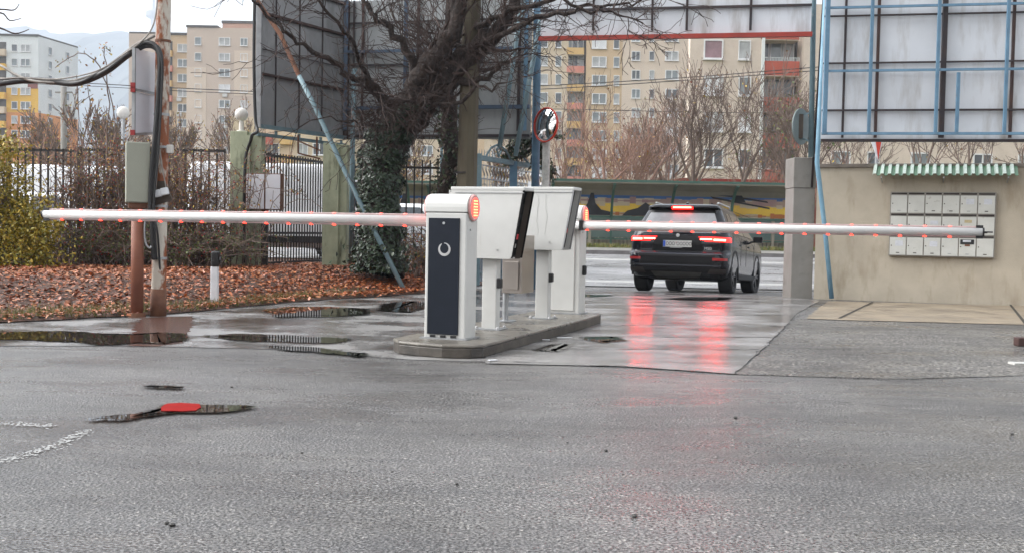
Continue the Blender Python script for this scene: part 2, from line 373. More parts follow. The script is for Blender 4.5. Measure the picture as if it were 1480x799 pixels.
    def build(s, name, mat, parent=None, smooth=False, loc=None, local=False, bevel=0, seg=2):
        me = bpy.data.meshes.new(name)
        off = Vector((0, 0, 0))
        if parent is not None and not local: off = rootof(parent)['_o'] if '_o' in rootof(parent) else (0, 0, 0); off = Vector(off)
        if parent is None and loc is not None and not local: off = Vector(loc)
        vs = [(a[0]-off.x, a[1]-off.y, a[2]-off.z) for a in s.v] if off.length > 0 else s.v
        me.from_pydata(vs, [], s.f); me.update()
        if isinstance(mat, str): mat = M[mat]
        me.materials.append(mat)
        if smooth: me.polygons.foreach_set('use_smooth', [True]*len(me.polygons))
        o = bpy.data.objects.new(name, me); COL.objects.link(o)
        if parent is not None: o.parent = parent
        elif loc is not None: o.location = loc
        if bevel:
            b = o.modifiers.new('bevel', 'BEVEL'); b.width = bevel; b.segments = seg; b.limit_method = 'ANGLE'; b.angle_limit = rad(35)
            b.harden_normals = False
        return o
def rootof(o):
    while o.parent: o = o.parent
    return o
def tag(o, label=None, cat=None, group=None, kind=None):
    if label: o['label'] = label
    if cat: o['category'] = cat
    if group: o['group'] = group
    if kind: o['kind'] = kind
    return o
def thing(name, loc, label, cat, group=None, rz=0, world=True):
    o = bpy.data.objects.new(name, None); o.empty_display_size = .2; COL.objects.link(o)
    o.location = loc; o.rotation_euler = (0, 0, rz)
    if world: o['_o'] = tuple(loc)
    return tag(o, label, cat, group)
def struct(o): o['kind'] = 'structure'; return o
def copy_tree(o, parent=None):
    c = o.copy(); COL.objects.link(c)
    if parent is not None: c.parent = parent
    for ch in o.children: copy_tree(ch, c)
    return c
def text_obj(s, size, mat, parent, name, matrix, depth=.001, local=True, sx=1.0):
    cu = bpy.data.curves.new('txt', 'FONT'); cu.body = s; cu.size = size; cu.extrude = depth; cu.align_x = 'CENTER'; cu.align_y = 'CENTER'
    o = bpy.data.objects.new('txt', cu); COL.objects.link(o)
    bpy.context.view_layer.update()
    me = bpy.data.meshes.new_from_object(o.evaluated_get(bpy.context.evaluated_depsgraph_get()))
    bpy.data.objects.remove(o); bpy.data.curves.remove(cu)
    me.transform(Matrix.Diagonal((sx, 1, 1, 1))); me.transform(matrix); me.materials.clear(); me.materials.append(M[mat])
    r = bpy.data.objects.new(name, me); COL.objects.link(r); r.parent = parent
    return r
def smooth01(x): x = max(0, min(1, x)); return x*x*(3-2*x)
def lerp(a, b, t): return a+(b-a)*t
def interp(x, pts):
    if x <= pts[0][0]: return pts[0][1]
    for (a, b), (c, d) in zip(pts, pts[1:]):
        if x <= c: return b+(d-b)*(x-a)/(c-a)
    return pts[-1][1]

# ------------------------------------------------------------------ terrain
_e = [(-400, 487), (-200, 474), (0, 466), (90, 462), (200, 457), (300, 449), (380, 441), (470, 433), (560, 428), (615, 424)]
EDGE = [(gr(a, b).x, gr(a, b).y) for a, b in _e]
EDGE.sort()
EDGE = [(-40, 9.5)]+EDGE+[(-.8, 21.6), (1.0, 25.5), (1.6, 30), (2.2, 60)]
def yf(x): return interp(x, EDGE)
def gh(x, y):
    L = .30*smooth01((y-yf(x))/(4.6+max(0, (-x-8))*.2)) if x < 2.2 else 0
    R = interp(y, [(17.5, 0), (20, -.03), (22.6, -.09), (26, -.24), (27, -.245)])
    if y > 27: R = lerp(-.245, .37, smooth01((y-27)/18))
    w = smooth01((x+1.0)/2.2)
    far = lerp(L, max(L, lerp(.30, .37, smooth01((y-30)/15))), smooth01((y-28)/4))
    z = lerp(far, R, w) if y > 17.5 else L*(1-w)
    if y > 55: z = .37
    return z
# ------------------------------------------------------------------ world and light
w = bpy.data.worlds.new('World'); sc.world = w; w.use_nodes = True
t = w.node_tree; bg = t.nodes['Background']
sky = t.nodes.new('ShaderNodeTexSky'); sky.sky_type = 'NISHITA'; sky.sun_disc = False
SUN_EL, SUN_AZ = 42, 275
sky.sun_elevation = rad(SUN_EL); sky.sun_rotation = rad(SUN_AZ); sky.air_density = 1.0; sky.dust_density = 4.0; sky.ozone_density = 1.0
hs = t.nodes.new('ShaderNodeHueSaturation'); hs.inputs['Saturation'].default_value = .10
t.links.new(sky.outputs[0], hs.inputs['Color']); t.links.new(hs.outputs[0], bg.inputs[0]); bg.inputs[1].default_value = .15
sl = bpy.data.lights.new('sun', 'SUN'); sl.energy = .5; sl.angle = rad(40); sl.color = (1, .97, .93)
so = bpy.data.objects.new('sun', sl); COL.objects.link(so)
# sky sun_rotation is measured clockwise from +Y
az = rad(SUN_AZ); el = rad(SUN_EL)
sd = Vector((math.sin(az)*math.cos(el), math.cos(az)*math.cos(el), math.sin(el)))
so.rotation_euler = sd.to_track_quat('Z', 'Y').to_euler(); so.location = (0, -5, 30)
vs = sc.view_settings; vs.view_transform = 'Standard'; vs.look = 'None'; vs.exposure = 1.6; vs.gamma = 1; vs.use_curve_mapping = False
cy = sc.cycles; cy.use_denoising = True; cy.max_bounces = 6; cy.diffuse_bounces = 3; cy.glossy_bounces = 4; cy.volume_bounces = 1
cy.sample_clamp_indirect = 6; cy.transparent_max_bounces = 6
cy.caustics_reflective = False; cy.caustics_refractive = False

# ------------------------------------------------------------------ ground
xs = [-3400, -1600, -900, -400, -200, -120, -80, -60, -45]+[-36+.5*i for i in range(113)]+[26, 36, 50, 80, 120, 200, 400, 900, 1600, 3400]
ys = [-400, -200, -60, -20, -8]+[-4+.5*i for i in range(122)]+[62, 70, 90, 120, 200, 400, 800, 1400, 2200, 3300]
m = MB()
for y in ys:
    for x in xs: m.v.append((x, y, gh(x, y)))
nx = len(xs)
for j in range(len(ys)-1):
    for i in range(nx-1):
        a = j*nx+i; m.f.append((a, a+1, a+nx+1, a+nx))
struct(m.build('ground', 'asphalt', smooth=True))

rng = random.Random(5)
def wobble_poly(pts, amp, step=.25, seed=1):
    r = random.Random(seed); out = []
    n = len(pts)
    for i in range(n):
        a = Vector(pts[i]); b = Vector(pts[(i+1) % n]); L = (b-a).length; k = max(1, int(L/step))
        for j in range(k):
            p = a.lerp(b, j/k); am = amp*p.y/12
            out.append(Vector((p.x+r.uniform(-am, am)*1.2, p.y+r.uniform(-am, am), p.z)))
    return out
def sheet(name, pxs, z, mat, amp=0, step=.3, seed=1, kind='structure', label=None):
    pts = [gr(a, b) for a, b in pxs]
    if amp: pts = wobble_poly(pts, amp, step, seed)
    c = pts[0]
    m = MB(); m.poly([(p.x, p.y, z) for p in pts])
    o = m.build(name, mat)
    # n-gon -> triangles, so a concave outline shades right
    import bmesh
    bm = bmesh.new(); bm.from_mesh(o.data); bmesh.ops.triangulate(bm, faces=bm.faces[:]); 
    for f in bm.faces:
        if f.normal.z < 0: f.normal_flip()
    if max(p.y for p in pts) > 16:      # drape over the falling ramp
        for yc in [15, 16, 17]+[17.5+.5*k for k in range(12)]:
            bmesh.ops.bisect_plane(bm, geom=bm.verts[:]+bm.edges[:]+bm.faces[:], plane_co=(0, yc, 0), plane_no=(0, 1, 0))
        for xc in [-2+.5*k for k in range(10)]:
            bmesh.ops.bisect_plane(bm, geom=bm.verts[:]+bm.edges[:]+bm.faces[:], plane_co=(xc, 0, 0), plane_no=(1, 0, 0))
        for v in bm.verts: v.co.z = z+gh(v.co.x, v.co.y)
    bm.to_mesh(o.data); bm.free()
    o['kind'] = kind
    return o
# old coarse asphalt right of the ramp, wet lane, concrete ramp, tan slabs
sheet('old_asphalt', [(1062, 541), (1110, 500), (1150, 462), (1180, 458), (1700, 478), (1700, 536), (1300, 548)], .004, 'asphalt_old', .02, .15, 3)
sheet('left_lane', [(-420, 491), (-200, 478), (0, 468), (90, 464), (200, 459), (300, 451), (380, 443), (470, 435), (560, 430), (612, 426), (700, 412), (742, 412), (742, 524), (600, 520), (400, 505), (180, 500), (-20, 500), (-420, 520)], .004, 'lane_wet', .015, .2, 4)
sheet('concrete_ramp', [(700, 526), (742, 412), (860, 415), (1000, 415), (1141, 426), (1186, 433), (1150, 455), (1110, 498), (1062, 541), (900, 530)], .008, 'slab_wet', .008, .2, 6)
# slab joints: thin dark lines
m = MB()
for (a, b) in [((742, 505), (1098, 506)), ((760, 487), (1117, 488)), ((862, 470), (1135, 472)), ((850, 455), (1148, 456)), ((846, 441), (1160, 443))]:
    p = gr(*a); q = gr(*b); k = 24; r = random.Random(a[1])
    L = [p.lerp(q, i/k)+Vector((0, r.uniform(-.015, .015), 0)) for i in range(k+1)]
    for u, v in zip(L, L[1:]):
        wd = .010*r.uniform(.3, 1.6)*u.y/10
        gu = gh(u.x, u.y)+.0125; gv = gh(v.x, v.y)+.0125; m.quad((u.x, u.y-wd, gu), (v.x, v.y-wd, gv), (v.x, v.y+wd, gv), (u.x, u.y+wd, gu))
struct(m.build('slab_joint', pm('joint', (.03, .028, .026), None, 9, .5)))
sheet('tan_slab', [(1197, 434), (1480, 441), (1640, 446), (1640, 478), (1480, 470), (1215, 463), (1165, 461)], .012, 'slab_tan', .012, .2, 8)
m = MB()
for (a, b) in [((1262, 437), (1213, 461)), ((1460, 441), (1484, 471))]:
    p = gr(*a); q = gr(*b); m.quad((p.x-.02, p.y, .016), (q.x-.025, q.y, .016), (q.x+.025, q.y, .016), (p.x+.02, p.y, .016))
struct(m.build('slab_joint', pm('joint_dark', (.03, .026, .02), None, 9, .8)))
# puddles
def puddle_px(pts, seed, amp=.03):
    r = random.Random(seed); P = [gr(a, b) for a, b in pts]; D = P[0].y
    for lvl in range(4):
        Q = []
        for i in range(len(P)):
            a = P[i]; b = P[(i+1) % len(P)]; L = (b-a).length; n_ = Vector((-(b-a).y, (b-a).x, 0)).normalized() if L > 1e-5 else Vector((0, 1, 0))
            Q += [a, (a+b)/2+n_*r.uniform(-.16, .16)*min(L, amp*14)*(1 if lvl < 3 else .7)]
        P = Q
    area = sum(P[i-1].x*P[i].y-P[i].x*P[i-1].y for i in range(len(P)))
    if area < 0: P = P[::-1]
    n = len(P); wd0 = .06*D/7; wd = wd0; outer = []; inner = []
    for i in range(n):
        tg = (P[(i+1) % n]-P[i-1]); nn = Vector((tg.y, -tg.x, 0)); nn = nn.normalized() if nn.length > 1e-6 else Vector((0, 0, 0))
        outer.append(P[i]+nn*wd*1.3); inner.append(P[i]-nn*wd*.5)
    m = MB(); m.v = [(p.x, p.y, .0135+gh(p.x, p.y)) for p in inner]+[(p.x, p.y, .0135+gh(p.x, p.y)) for p in outer]
    m.f = [tuple(range(n))]+[(i, i+n, (i+1) % n+n, (i+1) % n) for i in range(n)]
    o = m.build('puddle', 'puddle')
    at_ = o.data.attributes.new('fill', 'FLOAT', 'POINT')
    at_.data.foreach_set('value', [1.0]*n+[0.0]*n)
    import bmesh
    bm = bmesh.new(); bm.from_mesh(o.data); bmesh.ops.triangulate(bm, faces=bm.faces[:])
    for f in bm.faces:
        if f.normal.z < 0: f.normal_flip()
    bm.to_mesh(o.data); bm.free(); struct(o)
puddle_px([(-60, 487), (0, 483), (60, 480), (110, 481), (150, 484), (190, 485), (230, 482), (262, 484), (262, 493), (235, 497), (190, 496), (150, 499), (110, 494), (60, 493), (0, 491), (-60, 493)], 1, .02)
puddle_px([(134, 608.5), (165, 604), (200, 601.5), (226, 595), (240, 588), (290, 588), (330, 589), (364, 590), (340, 595), (310, 597.5), (255, 597), (222, 602), (200, 604.5), (178, 609)], 2, .006)
puddle_px([(388, 449), (420, 444), (480, 445), (525, 447), (520, 456), (470, 458), (405, 459)], 3)
puddle_px([(392, 502), (440, 503), (525, 512), (520, 517), (470, 511), (420, 507)], 4, .03)
puddle_px([(300, 487), (350, 484), (440, 489), (500, 491), (480, 496), (400, 494), (340, 492)], 5, .04)
puddle_px([(778, 508), (800, 500), (822, 499), (812, 504), (800, 509)], 6, .01)
puddle_px([(965, 431), (1000, 428), (1050, 428), (1048, 432), (1010, 434)], 7, .02)
puddle_px([(842, 424), (870, 422), (876, 426), (850, 428)], 8, .02)
puddle_px([(845, 489), (885, 488), (900, 493), (870, 496)], 9, .02)
puddle_px([(212, 560), (250, 561), (262, 562.5), (235, 562)], 10, .01)
puddle_px([(560, 440), (600, 436), (617, 442), (590, 452), (556, 450)], 11, .03)
sheet('brown_reflection', [(186, 500), (196, 470), (206, 459), (282, 457), (276, 475), (262, 496), (225, 501)], .0055, 'reflection_brown', .03, .1, 12)  # reddish brown reflection on the wet lane, painted as a thin sheet
M['crack'] = pm('crack', (.02, .019, .018), None, 9, .8)
def crack(pts, w0, seed):
    r = random.Random(seed); P = [gr(a, b) for a, b in pts]; Q = [P[0]]
    for a, b in zip(P, P[1:]):
        k = max(2, int((b-a).length/.07))
        for i in range(1, k+1): Q.append(a.lerp(b, i/k)+Vector((r.gauss(0, .012), r.gauss(0, .02), 0)))
    m = MB()
    for u, v in zip(Q, Q[1:]):
        if r.random() < .12: continue
        wd = w0*r.uniform(.3, 1.5); gu = gh(u.x, u.y)+.0128; gv = gh(v.x, v.y)+.0128
        m.quad((u.x, u.y-wd, gu), (v.x, v.y-wd, gv), (v.x, v.y+wd, gv), (u.x, u.y+wd, gu))
    struct(m.build('crack', 'crack'))
crack([(452, 541), (520, 539), (600, 542), (668, 541)], .006, 1)
crack([(380, 746), (470, 749), (560, 757), (665, 768)], .0025, 2)
crack([(1062, 541), (1085, 520), (1100, 505), (1122, 486), (1150, 458), (1170, 449)], .009, 3)
crack([(1142, 452), (1160, 456), (1172, 452), (1190, 455)], .016, 4)
crack([(1130, 445), (1095, 452), (1060, 450)], .008, 5)
crack([(940, 571), (1040, 575), (1160, 578), (1300, 590)], .004, 6)
crack([(742, 524), (830, 527), (920, 532), (1062, 541), (1180, 545), (1330, 552)], .007, 7)
# worn white parking line
def worn_line(pts, wpx, seed):
    r = random.Random(seed); m = MB()
    P = [gr(a, b) for a, b in pts]
    for a, b in zip(P, P[1:]):
        k = int((b-a).length/.012)
        d = (b-a).normalized(); nrm = Vector((-d.y, d.x, 0))
        for i in range(k):
            for _ in range(5):
                if r.random() < .12+.2*math.sin(i*.05): continue
                c = a.lerp(b, (i+r.random())/k)+nrm*r.gauss(0, wpx*.55); s = r.uniform(.003, .009)
                n = r.choice((4, 5, 6)); an = r.uniform(0, 6)
                m.poly([(c.x+math.cos(an+j*2*PI/n)*s*r.uniform(.6, 1.6), c.y+math.sin(an+j*2*PI/n)*s*r.uniform(.6, 1.4), .006+r.random()*.0015) for j in range(n)])
    return struct(m.build('parking_line', 'marking'))
worn_line([(-30, 676), (40, 657), (90, 642), (128, 622)], .05, 2)
worn_line([(-40, 612), (30, 614), (80, 617)], .055, 3)
# street beyond: strip sheets that follow the ground
def strip(name, mat, x0, x1, y0, y1, dz, dx=1.0, dy=.5, edge=None):
    m = MB(); nx = int((x1-x0)/dx)+1; ny = max(2, int((y1-y0)/dy)+1)
    for j in range(ny):
        for i in range(nx):
            x = lerp(x0, x1, i/(nx-1)); y = lerp(y0, y1, j/(ny-1))
            m.v.append((x, y, gh(x, y)+dz))
    for j in range(ny-1):
        for i in range(nx-1):
            a = j*nx+i; m.f.append((a, a+1, a+nx+1, a+nx))
    return struct(m.build(name, mat, smooth=True))
strip('street', 'street_mat', -45, 45, 27.5, 40.8, .025)
strip('road_marking', 'marking', -40, 40, 29.2, 29.8, .026)
strip('road_marking', 'marking', -40, 40, 37.6, 38.3, .026)
m = MB()
for i in range(60):
    x = -60+2*i; m.box((x, 40.95, gh(x, 41)+.07), (1.985, .3, .17))
struct(m.build('kerb', 'kerb'))
strip('sidewalk', 'sidewalk', -45, 45, 41.1, 44.2, .13)
strip('grass_strip', 'grass_far', -45, 45, 44.2, 48.5, .15)
strip('verge_far', 'grass_far', -300, 300, 50.5, 140, .05, 20, 10)
r = random.Random(8); m = MB()
for i in range(5000):
    x = r.uniform(-2, 22); y = r.uniform(44.2, 45.6); z = gh(x, y)+.15
    a = r.uniform(0, PI); s = .035; h = r.uniform(.06, .2)
    m.poly([(x-math.cos(a)*s, y-math.sin(a)*s, z), (x+math.cos(a)*s, y+math.sin(a)*s, z), (x+r.uniform(-.05, .05), y, z+h)])
tag(m.build('grass', 'grass'), 'strip of short roadside grass in front of the bus shelter', 'grass', kind='stuff')
# verge soil
m = MB(); XS = [-30+.3*i for i in range(101)]; NY = 34; r = random.Random(3)
for x in XS:
    y0 = yf(x)+r.uniform(-.08, .08)
    for j in range(NY):
        y = lerp(y0, 26.5, (j/(NY-1))**1.3)
        m.v.append((x, y, gh(x, y)+.012+(.03*r.random()+.015 if j > 0 else 0)))
for i in range(len(XS)-1):
    for j in range(NY-1):
        a = i*NY+j; m.f.append((a, a+NY, a+NY+1, a+1))
struct(m.build('verge_soil', 'litter_soil', smooth=True))
# leaf litter
m = MB(); r = random.Random(11)
for i in range(70000):
    px = r.uniform(-18, -.2) if i % 8 else r.uniform(-22, 0); y0 = yf(px)
    y = y0+abs(r.random()**1.15)*(22.5-y0)+.02
    if i % 120 == 0: y = y0-r.random()**2*1.6
    if px > -1.2 and y > 22: continue
    cl = math.sin(px*1.7+y*.9)+math.sin(px*.6-y*2.1+1.3)
    if y-y0 < 1.2 and cl < -.5 and r.random() < .75: continue
    m.leaf((px, y, gh(px, y)+.045+r.random()*.045), r.uniform(.035, .08), r, flat=3.2, asp=.7)
tag(m.build('leaf_litter', 'litter'), 'rusty brown fallen leaves carpeting the verge below the fence', 'fallen leaves', kind='stuff')
m = MB()
for i in range(4200):
    cx, cyy = r.choice([(-4.9, .9), (-7.0, .9), (-4.0, .7), (-9.6, .8), (-3.2, .8), (-5.6, .5)])
    x = r.gauss(cx, .45); y = yf(x)+abs(r.gauss(cyy*.5, .3)); z = gh(x, y)+.02
    a = r.uniform(0, PI); s = .006; h = r.uniform(.04, .15)
    m.poly([(x-math.cos(a)*s, y-math.sin(a)*s, z), (x+math.cos(a)*s, y+math.sin(a)*s, z), (x+r.uniform(-.05, .05), y+r.uniform(-.05, .05), z+h)])
tag(m.build('grass', 'grass'), 'sparse tufts of grass along the front edge of the leafy verge', 'grass', kind='stuff')
# hills and mast
m = MB(); r = random.Random(4)
n = 420; prof = []
h = 0
for i in range(n+1):
    x = -3000+6000*i/n
    pxv = 740+x/2500*1600
    base = interp(pxv, [(-900, 75), (0, 42), (60, 43), (110, 48), (160, 52), (230, 62), (420, 80), (800, 110), (1300, 120), (2400, 150)])
    zz = at(pxv, base, 2500).z+r.uniform(-4, 4)+6*math.sin(i*.35)+4*math.sin(i*.9)
    prof.append((x, zz))
rows = [(1500, .0), (1700, .25), (1950, .58), (2250, .87), (2500, 1.0), (2700, .9), (3000, .5)]
for (y, k) in rows:
    for (x, z) in prof: m.v.append((x, y+ (r.uniform(-6, 6)), (z*k if k < 1 else z)+.3+ (r.uniform(-3, 3) if 0 < k < 1 else 0)))
for j in range(len(rows)-1):
    for i in range(n):
        a = j*(n+1)+i; m.f.append((a, a+1, a+n+2, a+n+1))
struct(m.build('hills', 'hill'))
b0 = at(222, 62, 2520)
tw = thing('radio_mast', (b0.x, 2520, b0.z-25), 'faint tall radio mast standing on the hazy hill', 'mast')
top = at(223, -12, 2520).z
MB().tube([(b0.x, 2520, b0.z-25), (b0.x, 2520, lerp(b0.z, top, .45))], [10, 7], 10).build('shaft', 'pillar_grey', tw)
MB().tube([(b0.x, 2520, lerp(b0.z, top, .45)), (b0.x, 2520, lerp(b0.z, top, .5)), (b0.x, 2520, lerp(b0.z, top, .6)), (b0.x, 2520, lerp(b0.z, top, .64))], [8, 18, 18, 8], 12).build('platform', 'pillar_grey', tw)
MB().tube([(b0.x, 2520, lerp(b0.z, top, .64)), (b0.x, 2520, top)], [4.4, 1.6], 8).build('antenna', 'pillar_grey', tw)
# haze
m = MB(); m.box((0, 1540, 340), (6600, 3300, 690))
hz = m.build('haze', 'stone'); hz['kind'] = 'stuff'; hz['label'] = 'thin pale winter haze in the air'; hz['category'] = 'haze'
hm = bpy.data.materials.new('haze_air'); hm.use_nodes = True; ht = hm.node_tree
for nn in list(ht.nodes): ht.nodes.remove(nn)
ho = ht.nodes.new('ShaderNodeOutputMaterial'); hv = ht.nodes.new('ShaderNodeVolumePrincipled')
hv.inputs['Color'].default_value = (.78, .86, .97, 1); hv.inputs['Density'].default_value = .00042; hv.inputs['Anisotropy'].default_value = 0.2
ht.links.new(hv.outputs[0], ho.inputs['Volume'])
hz.data.materials.clear(); hz.data.materials.append(hm)
# ------------------------------------------------------------------ barriers, island, kiosks
YAW = rad(-19.6)     # local +y = driving direction
def fr(rz, o):       # frame helper: local -> world
    R = Matrix.Rotation(rz, 3, 'Z')
    return lambda x, y, z: Vector(o)+R @ Vector((x, y, z))
F = Vector((-math.sin(YAW), math.cos(YAW), 0)); Rr = Vector((math.cos(YAW), math.sin(YAW), 0))
C1 = Vector((-.555, 10.06, 0)); C2 = Vector((.665, 13.42, 0))
ih = .12
isl = thing('traffic_island', tuple(C1), 'low wet concrete island carrying the barriers and ticket machines', 'traffic island', rz=YAW, world=False)
out = [(-.30, -.43), (-.50, -.28), (-.57, -.05), (-.60, .18), (-.52, .42), (-.40, .49)]
pl = [(b, a) for a, b in out]+[(.46, 3.0), (.43, 3.72), (.35, 3.80), (-.43, 3.80)]
m = MB(); m.prism([(x*.985, y*.998) for x, y in pl], .004, ih-.028); m.build('side', 'concrete_shaded', isl, local=True, bevel=.01)
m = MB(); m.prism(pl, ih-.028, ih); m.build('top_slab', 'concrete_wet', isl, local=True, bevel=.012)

def barrier(name, loc, side, label):
    # origin: centre of cabinet foot; local -y is the side that looks at the camera
    t = thing(name, loc, label, 'parking barrier', 'parking barriers on the island', rz=YAW, world=False)
    W, D, H = .40, .27, 1.30
    hb = 1.13
    m = MB(); m.box((0, 0, hb/2), (W, D, hb)); m.build('cabinet', 'cab_white', t, local=True, bevel=.012)
    # rounded hood: half cylinder along x
    m = MB(); pr = [(-D/2-.006, hb+.004)]
    for k in range(0, 13):
        a = PI-PI*k/12; pr.append((math.cos(a)*(D/2+.006), hb+.05+math.sin(a)*(H-hb-.05)))
    pr.append((D/2+.006, hb+.004))
    m.extr([(-W/2-.004, y, z) for y, z in pr], (W+.008, 0, 0)); m.build('hood', 'cab_white', t, local=True, bevel=.006)
    pw = .30
    pn = MB(); pn.box((-.015, -D/2-.006, .04+.52), (pw, .016, 1.04)); pn = pn.build('door_panel', 'navy' if side < 0 else 'cab_white', t, local=True, bevel=.003)
    MB().cyl((-.015, -D/2-.013, 1.035), (-.015, -D/2-.019, 1.035), .012, 12).build('lock', 'silver', pn, local=True)
    if side < 0:
        # crescent ring emblem
        m = MB(); n = 40
        pts = []
        for k in range(n):
            a0 = rad(118)+2*PI*k/n*.93; a1 = rad(118)+2*PI*(k+1)/n*.93
            def wr(k): return .008+.016*math.sin(PI*min(1, k/n*1.05))**.8
            def P(a, rr): return (-.005+math.cos(a)*rr, -D/2-.0165, .80+math.sin(a)*rr)
            m.quad(P(a0, .060-wr(k)), P(a1, .060-wr(k+1)), P(a1, .060), P(a0, .060))
        m.build('emblem', 'silver', pn, local=True)
        m = MB()
        for sx in (-.1, 0, .1): m.box((sx-.01, -D/2-.009, .022), (.05, .012, .02))
        m.build('vent', 'black_plastic', t, local=True)
    for sx in (-1, 1):
        x = sx*(W/2+.004)
        m = MB(); m.tube([(x, 0, 1.175), (x+sx*.022, 0, 1.175)], [.123, .118], 32); d = m.build('signal_lamp', 'disc_rim', t, smooth=False, local=True, bevel=.006)
        m = MB(); m.tube([(x+sx*.022, 0, 1.175), (x+sx*.028, 0, 1.175)], [.095, .088], 28); m.build('lens', 'disc_red', d, local=True)
        m = MB()
        for i in range(3):
            for j in range(6):
                m.box((x+sx*.029, -.042+i*.034, 1.108+j*.026), (.004, .016, .011))
        m.build('led_grid', 'disc_led', d, local=True)
    # bolt and black photocell
    MB().cyl((W/2, -.05, .98), (W/2+.012, -.05, .98), .011, 10).build('bolt', 'silver', t, local=True)
    if side > 0: MB().box((W/2+.02, .0, .52), (.05, .06, .12)).build('photocell', 'black_plastic', t, local=True, bevel=.015)
    else: MB().box((-W/2-.012, .03, .37), (.03, .06, .12)).build('photocell', 'cab_white', t, local=True, bevel=.01)
    # arm
    za = 1.06; L = 4.58 if side < 0 else 4.42
    ya = D/2+.045 if side < 0 else -D/2-.055
    x0 = side*.02; x1 = side*(W/2+L)
    ag = MB(); ag.tube([(x0, ya, za), (x1, ya, za)], .044, 20); a = ag.build('boom_arm', 'arm_white', t, local=True, smooth=False)
    for p in a.data.polygons: p.use_smooth = len(p.vertices) == 4
    for sgn in (1, -1):
        m = MB(); m.box(((x0+x1)/2+side*.08, ya, za+sgn*.047), (abs(x1-x0)-.16, .026, .024)); st = m.build('led_strip', 'strip', a, local=True, bevel=.008)
        k = 0; x = abs(x0)+.28
        while x < abs(x1)-.08:
            m = MB(); m.sphere((side*x, ya, za+sgn*.053), .017, 10, 6, .62); 
            m.v = [(side*x+(v[0]-side*x)*1.7, v[1], v[2]) for v in m.v]
            m.build('led_light', 'red_led' if sgn < 0 else 'red_led_dim', a, local=True, smooth=True); x += .25
    m = MB(); m.tube([(x1, ya, za), (x1+side*.018, ya, za)], .046, 20); m.box((x1-side*.03, ya, za+.055), (.07, .04, .03)); m.box((x1-side*.03, ya, za-.055), (.07, .04, .03))
    m.build('end_cap', 'black_plastic', a, local=True)
    if side > 0: MB().cyl((x1, ya, za), (x1+.10, ya, za), .008, 8).build('tip_pin', 'black_plastic', a, local=True)
    m = MB(); m.box((side*(W/2+.03), ya, za), (.05, .11, .125)); m.build('arm_clamp', 'black_plastic' if side > 0 else 'cab_white', a, local=True, bevel=.01)
    if side > 0: MB().box((side*.05, ya+.01, za), (.16, .07, .15)).build('arm_hub', 'cab_white', t, local=True, bevel=.02)
    # foot plate
    m = MB(); m.box((0, 0, .004), (W+.06, D+.06, .012)); m.build('foot_plate', 'galv', t, local=True)
    return t
barrier('parking_barrier', (C1.x, C1.y, ih+.002), -1, 'closed barrier with dark navy front panel and ring emblem, boom reaching left')
barrier('parking_barrier', (C2.x, C2.y, ih+.002), 1, 'all white barrier at the far end of the island, boom reaching right to the wall')

